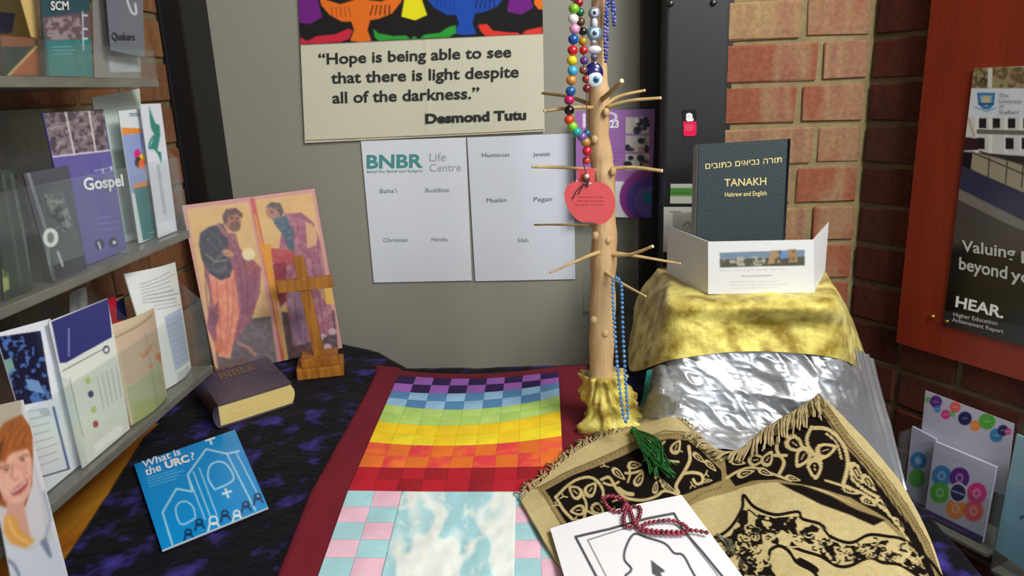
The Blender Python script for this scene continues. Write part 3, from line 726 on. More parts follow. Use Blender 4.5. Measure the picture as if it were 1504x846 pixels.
# ------------------------------------------------------------------ things on the grey panel
def towel():
    Y = -.006
    K = [ony(427, -260, Y), ony(792, -270, Y), ony(800, 193, Y), ony(448, 210, Y)]
    def pt(p):
        Z = lambda l: ZM(400, 0, 3.581, l)
        p.poly(Z([(70, -1400), (1600, -1400), (1425, 178), (118, 238)]), (16, 14, 16), 1)
        def bird(cx, cy, s, c, dk, ang=0):       # spread wings with feather strokes, fan tail
            def T(l):
                return [(cx+(x*cos(ang)-y*sin(ang))*s, cy+(x*sin(ang)+y*cos(ang))*s) for x, y in l]
            p.poly(T([(-62, -22), (-50, -14), (-30, -8), (-10, -14), (-4, -20), (0, -24), (4, -20), (10, -14), (30, -12), (50, -20), (62, -30), (60, -12), (46, 6), (26, 14), (14, 16),
                      (10, 30), (16, 46), (0, 48), (-16, 46), (-10, 30), (-14, 18), (-28, 18), (-46, 8), (-58, -6)]), c, 1)
            for k in range(5): p.line(T([(18+k*6, -6), (14+k*7, 8)]), 1.6, dk); p.line(T([(-18-k*6, -4), (-15-k*7, 10)]), 1.2, dk, a=.5)
            p.ell(*T([(0, -18)])[0], 4*s, 4.5*s, c)
        bird(530, 14, 1.0, (232, 112, 24), (70, 24, 10)); bird(684, 4, 1.0, (20, 74, 176), (8, 20, 70)); 
        p.ell(434, 13, 4, 9, (30, 90, 190)); p.poly(Z([(140, -40), (230, -40), (262, 90), (200, 128), (130, 118)]), (112, 24, 130)); p.poly(Z([(700, -40), (775, -40), (815, 80), (750, 108), (678, 88)]), (236, 228, 20))
        p.poly(Z([(1250, -40), (1350, -40), (1372, 40), (1310, 78), (1235, 62)]), (112, 24, 130)); p.poly(Z([(1380, -30), (1440, -30), (1440, 50), (1400, 50), (1375, 20)]), (232, 112, 24))
        p.poly(Z([(530, 150), (560, 175), (640, 190), (700, 185), (730, 205), (745, 188), (770, 205), (800, 182), (880, 172), (930, 140), (968, 132), (965, 175), (930, 196), (560, 214), (540, 200)]), (40, 160, 50), 1)
        p.poly(Z([(118, 205), (160, 200), (180, 215), (205, 205), (230, 190), (330, 180), (400, 150), (425, 160), (405, 205), (360, 222), (118, 236)]), (204, 36, 60), 1)
        p.poly(Z([(1080, 130), (1130, 125), (1160, 160), (1240, 170), (1290, 170), (1310, 185), (1330, 160), (1420, 140), (1420, 178), (1120, 190), (1095, 165)]), (226, 56, 44), 1)
        cs = [(226, 56, 44), (40, 160, 50), (112, 24, 130), (236, 228, 20), (20, 74, 176), (232, 112, 24)]
        for r in range(4):
            for c in range(3): bird(470+c*140+(r % 2)*60, -70-r*58, .95, cs[(r*3+c*2) % 6], (20, 10, 20))
    b = lambda U, W: .0011*vnoise(U*6, W*5, 1, 3)+.0007*np.exp(-((U-.52)/.012)**2)
    o = sheet('tea_towel', K, .0012, M['weave'], pt, (208, 206, 184), 1.15, None,
              'cream tea towel with colourful birds and a printed quote hung on the grey panel', 'tea towel', bend=b, edge=(200, 198, 178))
    on = lambda x, y: ony(x, y, Y-.0018)
    def tx(s, a, b_, cap, bold): text(s, on(*a), on(*b_), on(a[0]-.6, a[1]-cap), M['ink'], o, bold)
    tx('\u201cHope is being able to see', (468, 94.5), (751, 83.5), 16.5, .022)
    tx('that there is light despite', (486.5, 122.5), (762, 113), 17, .022)
    tx('all of the darkness.\u201d', (488.5, 151.5), (704, 144.5), 17, .022)
    tx('Desmond Tutu', (625, 181), (773, 175), 14, .045)
    # seam along the join of print and hem
    MB().tube([on(449, 206), on(620, 199), on(799, 190)], .0007, 5).build('hem', M['cord'], o)
towel()
def a4():
    Y = -.004; on = lambda x, y: ony(x, y, Y-.0003)
    a = sheet('paper_sheet', [ony(530, 207, Y), ony(684, 202, Y), ony(693, 412, Y), ony(549, 415, Y)], .0012, M['gloss'], None, (222, 228, 236), label='left white paper sheet headed BNBR Life Centre under the tea towel', cat='sheet', group=None)
    def tx(o, s, x0, y0, x1, y1, cap, m, bold=0): text(s, on(x0, y0), on(x1, y1), on(x0, y0-cap), M[m], o, bold)
    tx(a, 'BNBR', 538.5, 247, 621, 245.5, 20, 'ink_teal', .03)
    tx(a, 'Life', 631, 237, 655, 236.5, 13, 'ink_pale'); tx(a, 'Centre', 631, 252, 677, 251, 12, 'ink_pale')
    tx(a, 'Belief No Belief and Religion', 539, 254, 621, 252.5, 4, 'ink_teal')
    tx(a, "Baha'i", 558, 283.5, 583, 283, 6.5, 'ink_soft'); tx(a, 'Buddhist', 625, 282.5, 660, 282, 6.5, 'ink_soft')
    tx(a, 'Christian', 563, 355.5, 599, 355, 6, 'ink_soft'); tx(a, 'Hindu', 634, 354.5, 657, 354, 6, 'ink_soft')
    b = sheet('paper_sheet', [ony(686, 202, Y), ony(842, 196, Y), ony(845, 410, Y), ony(698, 413, Y)], .0012, M['gloss'], None, (214, 220, 232), label='right white paper sheet listing faiths, beside the BNBR sheet', cat='sheet', bend=lambda U, W: .0018*np.exp(-((U-.47)/.10)**2)*(1-W*.7))
    for s, x0, x1, y in (('Humanist', 708, 749, 230.5), ('Jewish', 783, 808, 229.5), ('Muslim', 715, 744, 297), ('Pagan', 784, 811, 295.5), ('Sikh', 760, 776, 356)):
        text(s, ony(x0, y, Y-.0010), ony(x1, y-.6, Y-.0010), ony(x0, y-6.5, Y-.0010), M['ink_soft'], b)
a4()
def purple():
    Y = -.038; K = [ony(846, 163, Y), ony(962, 160, Y), ony(957, 320, Y), ony(846, 318, Y)]
    def pt(p):
        p.poly([(840, 264), (960, 268), (960, 330), (840, 330)], (232, 234, 240))
        p.poly([(840, 150), (970, 150), (970, 268), (959, 266), (840, 264)], (158, 108, 176))
        for i in range(3):
            cx, cy = 937, 184+i*27; p.poly([(919, cy-12), (954, cy-12), (953, cy+12), (919, cy+12)], (206, 200, 192))
            r = random.Random(i)
            for k in range(9): p.ell(921+r.random()*30, cy-9+r.random()*18, 2+r.random()*4, 2+r.random()*4, r.choice([(30, 34, 56), (240, 236, 230), (60, 50, 50), (180, 150, 120), (24, 24, 30)]))
        p.ell(957, 290, 47, 42, (140, 48, 136)); p.ell(957, 293, 38, 33, (86, 56, 152)); p.ell(957, 296, 26, 24, (106, 92, 176)); p.ell(955, 290, 10, 9, (40, 130, 160))
        p.rows((896, 216), (914, 216), (896, 240), 4, (110, 70, 130), 1.2, .6); p.rows((898, 274), (912, 274), (898, 312), 8, (190, 190, 200), 1, .6)
        p.ell(896, 172, 9, 6, (232, 222, 240), ring=3); p.line([(858, 168), (858, 186)], 4, (232, 226, 240))
    o = sheet('purple_leaflet', K, .002, M['gloss'], pt, (158, 108, 176), 1.0, None, 'purple leaflet with small photos and concentric circles behind the branch', 'leaflet', edge=(220, 216, 226))
    text('2023', ony(881, 188, Y-.0004), ony(909, 187, Y-.0004), ony(881, 177, Y-.0004), M['ink_white'], o, .04)
    h = empty('leaflet_holder', ony(895, 462, -.02), 'clear acrylic leaflet holder on the grey panel behind the branch', 'holder')
    A, B, C_, D = [ony(*q, -.026) for q in ((856, 322), (934, 322), (934, 462), (856, 462))]
    MB().prism([A, B, C_, D], (0, -.002, 0)).build('back_plate', M['clear'], h)
    A, B, C_, D = [ony(*q, -.050) for q in ((856, 400), (934, 398), (934, 462), (856, 462))]
    MB().prism([A, B, C_, D], (0, -.002, 0)).build('front_plate', M['clear'], h)
    MB().prism([D, C_, C_+[0, .024, 0], D+[0, .024, 0]], (0, 0, -.002)).build('bottom_plate', M['clear'], h)
    for p in (D, C_): MB().prism([p, p+[0, .024, 0], p+[0, .024, .17], p+[0, 0, .07]], (.002, 0, 0)).build('side_plate', M['clear'], h)
purple()
def on_column():
    Y = -.152
    def pt(p):
        p.poly([(1002, 176), (1024, 176), (1024, 184), (1002, 184)], (20, 20, 22)); p.ell(1013, 172, 9, 11, (20, 20, 22)); p.poly([(1003, 178), (1023, 178), (1024, 196), (1020, 201), (1006, 201), (1002, 196)], (220, 30, 76), 1.5)
        p.rows((1006, 183), (1020, 183), (1006, 192), 3, (246, 160, 180), 1, .7)
    o = sheet('sticker', [ony(1003, 161, Y), ony(1023, 161, Y), ony(1023, 200, Y), ony(1004, 200, Y)], .0005, M['gloss'], pt, (20, 20, 22), .8, None, 'small pink and black sticker with a white letter on the charcoal post', 'sticker')
    text('a', ony(1007.5, 177, Y-.0005), ony(1018.5, 177, Y-.0005), ony(1007.5, 161, Y-.0005), M['ink_white'], o, .05)
    def g(p): p.poly([(980, 276), (1030, 276), (1030, 288), (980, 288)], (76, 138, 60)); p.rows((988, 282), (1020, 282), (988, 285), 1, (30, 60, 30), 1.4, .6)
    sheet('green_label', [ony(985, 270, Y), ony(1030, 270, Y), ony(1030, 299, Y), ony(984, 299, Y)], .0006, M['paper'], g, (190, 196, 190), 1, None, 'small green and white label on the post behind the dark book', 'label')
    def h(p):
        p.C[:] = (206, 208, 206); p.poly([(988, 312), (1040, 312), (1040, 370), (988, 370)], (160, 164, 156)); p.line([(1003, 332), (1010, 326), (1018, 334)], 2, (96, 100, 96)); p.line([(1008, 336), (1022, 328)], 1.6, (110, 116, 110)); p.rows((984, 310), (1004, 310), (984, 312), 1, (80, 80, 80), 1.4, .7)
    sheet('notice_card', [ony(975, 304, Y), ony(1030, 304, Y), ony(1030, 372, Y), ony(974, 370, Y)], .0006, M['paper'], h, (206, 208, 206), 1, None, 'white and grey notice on the post behind the white card', 'notice')
on_column()

# ------------------------------------------------------------------ branch with twigs, and what hangs on it
BY = -.46
def branch():
    root = empty('display_branch', (*ony(883, 600, BY)[:2], TZ+.004), 'tall pale peeled tree branch standing upright with short twigs', 'branch')
    pp = [(884, -130, 9), (882, -60, 10), (879, 0, 11), (879, 60, 11.5), (880, 105, 12), (880, 130, 14), (879, 155, 16.5), (879, 200, 16), (883, 235, 17), (886, 255, 18), (887, 290, 16), (888, 330, 18),
          (887, 365, 19), (886, 400, 19), (885, 450, 19), (884, 500, 18), (883, 560, 19), (884, 600, 20), (884, 618, 20)]
    sp = spline([(x, y, r) for x, y, r in pp], 3)
    pts = [ony(x, y, BY) for x, y, r in sp]; P = []; 
    for p in pts: P.append(p if p[2] > TZ+.006 else np.array([p[0], p[1], TZ+.006]))
    sc_ = lambda p: ((p-CAM)@_f)/FOC
    mb = MB(); mb.tube(P, [r*sc_(p)*(1+.05*sin(i*1.7)+.04*sin(i*.9)) for i, ((x, y, r), p) in enumerate(zip(sp, pts))], 14, jit=.05)
    mb.build('trunk', M['bark'], root, True)
    tw = [([(870, 158), (840, 158), (800, 163)], (BY-.015, BY-.05), 4.5, 3), ([(866, 153), (835, 142), (797, 137)], (BY+.012, BY+.06), 5, 3),
          ([(884, 146), (896, 136), (913, 119)], (BY-.01, BY-.06), 6, 4.4), ([(888, 156), (908, 142), (946, 133)], (BY, BY+.04), 5, 3),
          ([(890, 158), (925, 148), (970, 144)], (BY-.01, BY-.03), 4.6, 3), ([(875, 250), (830, 246), (783, 245)], (BY-.01, BY-.04), 4, 3.2),
          ([(895, 248), (930, 246), (972, 251)], (BY-.01, BY-.03), 4.4, 3.6), ([(880, 332), (835, 330), (785, 330)], (BY, BY+.03), 3, 2.2),
          ([(880, 370), (850, 382), (805, 402)], (BY-.015, BY-.05), 5, 2), ([(895, 374), (925, 374), (958, 362)], (BY-.01, BY-.05), 4.4, 3.2),
          ([(895, 370), (940, 377), (998, 387)], (BY, BY+.03), 4.2, 2.4), ([(888, 398), (908, 413), (948, 435)], (BY-.015, BY-.05), 4.6, 2)]
    for pl, (y0, y1), r0, r1 in tw:
        s = spline(pl, 4); n = len(s)-1
        P = [ony(x, y, y0+(y1-y0)*i/n) for i, (x, y) in enumerate(s)]; k = sc_(P[0])
        t = MB().tube(P, [(r0+(r1-r0)*i/n)*k*.68 for i in range(n+1)], 9, jit=.12).build('twig', M['twig'], root, True)
        e = P[-1]; d = unit(P[-1]-P[-2]); MB().tube([e-d*.0004, e+d*.0012], r1*k*.72, 9).build('cut_end', M['twig_end'], t)
    for x, y in ((874, 346), (893, 353), (900, 252), (872, 470), (889, 490), (890, 165), (873, 205)):
        MB().ball(ony(x, y, BY-.017), .005, .004, .006).build('knot', M['bark'], root, True)
branch()
def lumpy(name, path, rf, m, parent=None, label=None, cat=None, nu=90, amp=.01, seed=1):
    """bunched cloth wound around a stem: ring by ring"""
    V = []; nv = len(path)
    for j, (p, r) in enumerate(path):
        for i in range(nu):
            q = 2*pi*i/nu; n = vnoise(np.array([8*cos(q)+20]), np.array([8*sin(q)+20+j*.35]), 1.6, seed)[0]
            n2 = vnoise(np.array([8*cos(q)+20]), np.array([8*sin(q)+20+j*.8]), .6, seed+3)[0]
            rr = r*(1+amp*(n-.5)*2+amp*.4*(n2-.5)); V.append((p[0]+rr*cos(q), p[1]+rr*sin(q)*.85, p[2]+.004*(n-.5)))
    F = [(j*nu+i, j*nu+(i+1) % nu, (j+1)*nu+(i+1) % nu, (j+1)*nu+i) for j in range(nv-1) for i in range(nu)]
    F.append(list(range(nu-1, -1, -1))); F.append([(nv-1)*nu+i for i in range(nu)])
    o = obj(name, V, F, m, parent, True); return tag(o, label, cat)
c0 = ony(900, 600, BY)
pth = []
for j in range(24):
    t = j/23; z = TZ+.004+.082*t; r = .047-.020*t+.004*sin(t*14); pth.append(((c0[0]-.014*t, BY-.012+.012*t, z), r))
lumpy('gold_cloth_wrap', pth, None, M['gold_cloth'], label='bunched gold cloth wound around the foot of the branch', cat='cloth', amp=.30)

def bead_string(name, items, label, cat='beads', cord=None, loc=None):
    """items: (point, radius, colour)"""
    P = [i[0] for i in items]; root = empty(name, np.array(P[0])*[1, 1, 0]+[0, 0, min(p[2] for p in P)], label, cat)
    if cord:
        cps = [np.array(p, float) for p in P]; MB().tube(cps, cord, 5).build('string', M['string'], root)
    for k, (p, r, c) in enumerate(items):
        MB().ball(p, r, r, r*.94, 12, 8).build('bead', bead(c), root, True)
    return root
YF = BY-.052; rb = .0068
fr = [(845, -34, (60, 120, 180)), (843, -20, (220, 150, 60)), (842, -6, (150, 60, 40)), (843, 13, (120, 190, 40)), (842, 28, (232, 232, 232)), (844, 43, (226, 156, 196)), (842, 58, (24, 82, 160)), (841, 74, (206, 28, 44)), (840, 89, (222, 206, 24)),
      (841, 104, (70, 172, 214)), (839, 118, (200, 140, 60)), (838, 134, (26, 90, 160)), (836, 147, (190, 26, 96)), (836, 162, (16, 14, 16)), (836, 176, (220, 72, 44)), (841, 186, (130, 204, 50)), (847, 194, (20, 160, 150)),
      (855, 201, (110, 84, 160)), (860, 209, (176, 130, 60)), (862, 222, (196, 24, 60))]
bk = [(861, 236, (200, 60, 50)), (862, 196, (20, 90, 120)), (862, 130, (120, 30, 40)), (861, 116, (150, 60, 40)), (857, 103, (120, 80, 60)), (858, 89, (96, 56, 130)), (857, 74, (190, 30, 40)), (856, 61, (180, 140, 30)), (856, 46, (22, 20, 22)), (853, 32, (90, 60, 40)),
      (852, 18, (20, 100, 70)), (850, 4, (150, 24, 40)), (848, -12, (190, 150, 40)), (846, -26, (30, 90, 60))]
items = [(ony(x, y, YF), rb, c) for x, y, c in fr]+[(ony(x, y, YF+(.02 if y < 200 else .01)), rb*.85, c) for x, y, c in bk]
bead_string('bead_necklace', items, 'long multicoloured wooden bead necklace looped over the upper twigs', cord=.0008)
def evil_eye():
    Y = BY-.030; on = lambda x, y, d=0: ony(x, y, Y-d)
    root = empty('eye_amulet', on(875, 125), 'hanging amulet of blue and white eye beads on the upper branch', 'amulet')
    MB().tube([on(874, -20), on(874, 40), on(874, 120)], .0008, 5).build('cord', M['string'], root)
    def eye(x, y, r, outer, inner):
        c = on(x, y); o = MB().ball(c, r, r*.5, r, 16, 10).build('eye_bead', bead(outer), root, True)
        MB().ball(c+[0, -r*.34, 0], r*.62, r*.26, r*.62, 14, 8).build('eye_white', bead((214, 226, 236)), o, True)
        MB().ball(c+[0, -r*.52, 0], r*.36, r*.16, r*.36, 12, 8).build('iris', bead(inner), o, True)
        MB().ball(c+[0, -r*.62, 0], r*.17, r*.10, r*.17, 10, 8).build('pupil', bead((14, 20, 40)), o, True)
    for x, y, r, c in ((874, -4, .006, (190, 180, 160)), (873, 34, .0046, (206, 206, 214)), (872, 62, .004, (160, 150, 160)), (873, 84, .005, (96, 88, 120)), (874, 94, .003, (200, 200, 206))):
        MB().ball(on(x, y), r, r, r*(1.5 if c[0] > 200 else .9)).build('bead', bead(c), root, True)
    eye(873, 19, .0078, (120, 128, 140), (90, 104, 130)); eye(873, 49, .0098, (96, 136, 158), (70, 110, 150))
    MB().ball(on(873, 73), .0095, .005, .0055, 12, 8).build('wing_bead', bead((214, 216, 222)), root, True)
    c = on(872, 108); MB().ball(c, .0125, .006, .0145, 18, 12).build('drop_bead', bead((22, 18, 92)), root, True)
    c = on(874, 117, .004); b = MB().ball(c, .0102, .004, .0102, 16, 10).build('eye_bead', bead((222, 232, 238)), root, True)
    MB().ball(c+[.001, -.0028, 0], .005, .002, .005, 12, 8).build('iris', bead((70, 140, 176)), b, True)
    MB().ball(c+[.001, -.004, 0], .0026, .0015, .0026, 10, 8).build('pupil', bead((14, 20, 40)), b, True)
evil_eye()
def seed(pl, Y, r, step, cols, seed_=1):
    P = spline(pl, 30); out = []; r_ = random.Random(seed_); last = None
    for q in P:
        p = ony(q[0], q[1], Y if not callable(Y) else Y(q[1]))
        if last is None or np.linalg.norm(p-last) >= step: out.append((p, r, r_.choice(cols))); last = p
    return out
bl = [(40, 60, 150), (62, 84, 176), (34, 44, 120), (110, 120, 200)]
bead_string('seed_bead_strand', seed([(893, -30), (891, 0), (889, 30), (888, 60), (890, 92), (892, 60), (892, 30), (893, 8), (897, -8), (899, 12), (902, 38), (903, 20), (899, -5), (893, -30)], BY-.02, .0022, .0042, bl), 'thin strands of dark blue seed beads on the topmost twig', cord=.0005)
ty = lambda y: BY-.045-.06*max(0, (y-410)/210)
bead_string('prayer_beads', seed([(905, 408), (900, 418), (902, 470), (907, 540), (914, 600), (918, 618), (922, 612), (919, 560), (915, 490), (913, 425), (909, 411), (905, 408)], ty, .0026, .0052, [(60, 130, 190), (72, 146, 204), (50, 116, 178)]), 'long string of sky blue prayer beads hanging from a low twig', cord=.0006)
def apple():
    Y = BY-.047; Z = lambda l: ZM(780, 200, 3.525, l)
    sh = Z([(172, 300), (185, 260), (215, 240), (255, 236), (290, 252), (330, 240), (370, 242), (410, 268), (432, 320), (434, 370), (415, 420), (380, 450), (350, 455), (310, 445), (270, 446), (235, 430), (205, 395), (180, 350)])
    sh = [tuple(q) for q in spline(sh+[sh[0]], 3)][:-1]
    root = empty('apple_ornament', ony(866, 328, Y), 'red card apple with handwriting hung on the branch by a ribbon', 'ornament')
    o = MB().prism([ony(x, y, Y) for x, y in sh], (0, .0022, 0)).build('apple_shape', M['apple'], root)
    MB().prism([ony(x, y, Y+.004) for x, y in Z([(240, 170), (330, 165), (330, 240), (240, 240)])], (0, .0015, 0)).build('tag', M['apple'], root)
    for l, wd in (([(290, 262), (282, 232), (262, 205), (284, 192), (300, 215), (292, 262)], .0012), ([(215, 325), (235, 285), (285, 232)], .0008), ([(245, 300), (262, 268), (290, 240)], .0008), ([(292, 262), (285, 190), (270, 140)], .0008)):
        MB().tube([ony(x, y, Y-.0012) for x, y in Z(l)], wd, 6).build('ribbon', M['ribbon'], root)
    MB().ball(ony(*Z([(288, 208)])[0], Y-.003), .0035).build('bead', bead((220, 200, 170)), root, True)
    for k, w_ in enumerate(('wherever you go', 'may hope and peace', 'go with you too')):
        y = 318+k*20; a = Z([(245-8*k, y)])[0]; b = Z([(375+3*k, y)])[0]
        text(w_, ony(*a, Y-.0002), ony(*b, Y-.0002), ony(a[0], a[1]-2.4, Y-.0002), mat_apple_ink, root, name='handwriting')
mat_apple_ink = mat('dark_red_ink', (150, 44, 56), rough=.7, bump=.02)
apple()

# ------------------------------------------------------------------ pedestal, its cloths, book and card
MB_ = MB().bev((.205, -.425, TZ+.004), (.435, -.21, 1.024), .004)
tag(MB_.build('plinth_box', M['box']), 'square box plinth hidden under the silver and gold cloths', 'box')
def ridg(P, amp, cell, seed, k=3, calm=None):
    """creases: folded noise along the surface normal"""
    N = normals(P)
    if (N*(CAM-P)).sum() < 0: N = -N
    X = P[..., 0]*1.0+P[..., 1]*.55; Zc = P[..., 2]+P[..., 1]*.5
    h = 0
    for o in range(k):
        n = vnoise(X*1.1+5+.3*Zc, Zc+5+.2*X, cell/(1.9**o), seed+o); h = h+(1-np.abs(2*n-1))**2/(1.8**o)
    A = amp*(h-.8)
    if calm is not None: A = A*calm
    return P+N*A[..., None]
def silver():
    R = [[ony(978, 505, -.40), ony(1000, 500, -.452), ony(1100, 500, -.455), ony(1218, 505, -.45), ony(1262, 515, -.38), ony(1283, 530, -.30)],
         [ony(968, 560, -.41), ony(990, 560, -.475), ony(1100, 565, -.48), ony(1226, 570, -.48), ony(1278, 585, -.40), ony(1297, 585, -.32)],
         [ony(952, 610, -.44), ony(985, 620, -.50), ony(1100, 630, -.51), ony(1222, 640, -.52), ony(1296, 650, -.44), ony(1311, 640, -.36)],
         [ony(950, 630, -.47), onz(980, 655, TZ+.005), onz(1095, 665, TZ+.006), onz(1225, 690, TZ+.008), ony(1312, 715, -.46), ony(1331, 722, -.42)]]
    P = surf(R, 190, 150); u_ = np.linspace(0, 1, 190)[None, :].repeat(150, 0); P = ridg(P, .010, .075, 31, 4, np.clip((.80-u_)/.12, .10, 1)); P = P+normals(P)*(.004*np.sin(u_*95)*np.clip((u_-.74)/.1, 0, 1)*np.clip((1-u_)/.05, 0, 1))[..., None]; cloth('silver_cloth', P, M['silver'], .0012, 'crumpled silver cloth draped down the plinth below the gold one', 'cloth')
silver()
def gold():
    z = 1.031
    v0 = [(966, 397), (1000, 396), (1030, 395), (1095, 395), (1160, 397), (1190, 399), (1211, 403)]
    v1 = [(964, 399), (978, 417), (992, 437), (1100, 441), (1212, 441), (1226, 424), (1214, 405)]
    R = [[onz(x, y, z+.001) for x, y in v0], [onz(x, y, z+.001) for x, y in v1]]
    R[0] = [p*.5+q*.5 if i in (0, 6) else p for i, (p, q) in enumerate(zip(R[0], R[1]))]
    m = [(936, 440, -.24), (952, 480, -.36), (993, 476, -.458), (1100, 478, -.458), (1222, 480, -.46), (1250, 478, -.38), (1244, 455, -.29)]
    h = [(924, 510, -.27), (928, 545, -.37), (990, 528, -.475), (1100, 516, -.475), (1218, 524, -.475), (1262, 541, -.40), (1284, 553, -.31)]
    R.append([ony(*q) for q in m]); R.append([ony(*q) for q in h])
    P = surf(R, 200, 150); P = ridg(P, .0025, .07, 11)
    cloth('gold_cloth', P, M['gold_cloth'], .002, 'gold crushed velvet cloth draped over the top of the plinth', 'cloth')
gold()
def tanakh():
    zb = 1.034; y0 = -.345
    A = np.array([.2425, y0, zb]); B = np.array([.392, y0-.004, zb]); TLp = ony(1027, 212, y0+.02); TRp = ony(1157, 204, y0+.02)
    root = empty('tanakh_book', ((A+B)/2), 'dark green hardback book with gold lettering standing behind the white card', 'book')
    ux = unit(B-A); up = unit(TLp-A); W = .140; n = unit(np.cross(ux, up))
    A = np.array([.2435, y0+.002, zb]); H = TLp-A; n = unit(np.cross(TRp-TLp, H))
    if n[1] > 0: n = -n
    fr = lambda s, t, o: A+(TRp-TLp)*s+H*t-n*o
    def blk(s0, s1, t0, t1, o0, o1, name, m, r=0):
        V = [fr(s, t, o) for t in (t0, t1) for s, o in ((s0, o0), (s1, o0), (s1, o1), (s0, o1))]
        return MB().add(V, [(3, 2, 1, 0), (4, 5, 6, 7), (0, 1, 5, 4), (1, 2, 6, 5), (2, 3, 7, 6), (3, 0, 4, 7)]).build(name, m, root)
    blk(0, 1, 0, 1, 0, .003, 'cover', M['tanakh']); blk(0, 1, 0, 1, .035, .038, 'cover', M['tanakh'])
    blk(-.012, .985, .012, .985, .003, .035, 'pages', M['pages_grey'])['label'] = 'grey page edges'
    V = []; k = 9
    for t in (0, 1):
        for i in range(k): q = pi*i/(k-1); V.append(fr(1+.065*sin(q), t, .019-.019*cos(q)))
    obj('spine', V, [(i, i+1, k+i+1, k+i) for i in range(k-1)]+[list(range(k)), list(range(2*k-1, k-1, -1))], M['tanakh_edge'], root, True)
    def on(x, y):
        x, y = ZM(960, 180, 3.253, [(x, y)])[0]; return hit(x, y, n, n@(fr(0, 0, 0)+n*.0004))
    text('\u05EA\u05D5\u05E8\u05D4 \u05E0\u05D1\u05D9\u05D0\u05D9\u05DD \u05DB\u05EA\u05D5\u05D1\u05D9\u05DD'[::-1] if False else '\u05DD\u05D9\u05D1\u05D5\u05EA\u05DB \u05DD\u05D9\u05D0\u05D9\u05D1\u05E0 \u05D4\u05E8\u05D5\u05EA', on(247, 222), on(612, 190), on(247, 192), M['foil'], root, .006)
    text('TANAKH', on(338, 305), on(538, 297), on(338, 268), M['foil'], root, .012)
    text('Hebrew and English', on(340, 355), on(540, 347), on(340, 332), M['foil'], root, .012)
tanakh()
def card():
    z = 1.0345
    a = onz(1040, 432, z); b = onz(1196, 430, z); tl = ony(1040, 355, a[1]); tr = ony(1195, 352, b[1]); H = (tl-a)[2]
    root = empty('folded_card', (a+b)/2, 'white three-panel folded card with landscape photo standing before the dark book', 'card')
    def pt(p):
        Z = lambda l: ZM(960, 180, 3.253, l)
        p.poly(Z([(315, 622), (722, 608), (722, 682), (318, 692)]), (120, 140, 164)); p.poly(Z([(315, 655), (722, 640), (722, 682), (318, 692)]), (84, 84, 72))
        p.blot(6, .5, .7, (196, 190, 176), .8, 4, Z([(318, 640), (560, 640), (560, 684), (318, 688)])); p.poly(Z([(560, 612), (598, 612), (604, 672), (545, 676)]), (168, 140, 104)); p.poly(Z([(640, 606), (680, 604), (690, 668), (642, 670)]), (160, 130, 96))
        p.poly(Z([(598, 618), (640, 616), (640, 650), (604, 652)]), (96, 142, 196)); p.blot(5, .55, .75, (70, 60, 44), .7, 7, Z([(560, 612), (690, 606), (690, 680), (545, 684)]))
        p.rows(Z([(318, 705)])[0], Z([(705, 695)])[0], Z([(318, 712)])[0], 1, (160, 164, 168), 1); p.rows(Z([(420, 728)])[0], Z([(605, 722)])[0], Z([(420, 742)])[0], 1, (110, 114, 118), 1.3)
        p.rows(Z([(370, 755)])[0], Z([(655, 750)])[0], Z([(370, 800)])[0], 3, (170, 174, 178), 1)
    f = sheet('front_panel', [tl, tr, b, a], .0012, M['paper'], pt, (228, 230, 232), 1.0, root)
    Zt = lambda x, y: ony(*ZM(960, 180, 3.253, [(x, y)])[0], a[1]-.0004)
    text('Cultural Calendar', Zt(432, 602), Zt(608, 598), Zt(432, 588), M['ink_pale'], root)
    text('2 0 2 3', Zt(452, 722), Zt(585, 718), Zt(452, 711), M['ink_soft'], root)
    # wings run back from the two folds
    l = onz(989, 398, z); r = onz(1218, 396, z)
    l = np.array([a[0]-.042, a[1]+.115, z]); r = np.array([b[0]+.058, b[1]+.115, z])
    lt = l+[0, 0, H+.004]; rt = r+[0, 0, H+.004]
    sheet('left_wing', [lt, tl, a, l], .0012, M['paper'], None, (226, 228, 230), parent=root)
    sheet('right_wing', [tr, rt, r, b], .0012, M['paper'], None, (226, 228, 230), parent=root)
card()
def scarf():
    R = [[ony(958, 545, -.43), ony(975, 535, -.45), ony(992, 550, -.43)], [onz(944, 590, TZ+.03), ony(970, 575, -.52), ony(1000, 590, -.50)], [onz(930, 622, TZ+.006), onz(955, 625, TZ+.012), onz(1000, 620, TZ+.012)]]
    P = surf(R, 70, 70); P = ridg(P, .006, .03, 5)
    cloth('grey_gauze_cloth', P, mat('grey_satin', (150, 152, 150), rough=.4, bump=.4, bscale=80, metal=.3), .001, 'crumpled grey satin cloth between the gold wrap and silver cloth', 'cloth')
    R = [[ony(950, 545, -.455), ony(958, 542, -.455)], [onz(941, 590, TZ+.03), onz(951, 592, TZ+.034)], [onz(924, 622, TZ+.006), onz(942, 628, TZ+.012)]]
    P = surf(R, 20, 60); cloth('teal_ribbon', ridg(P, .003, .03, 9), M['teal_cloth'], .001, 'narrow strip of teal cloth beside the crumpled grey satin', 'ribbon')
scarf()

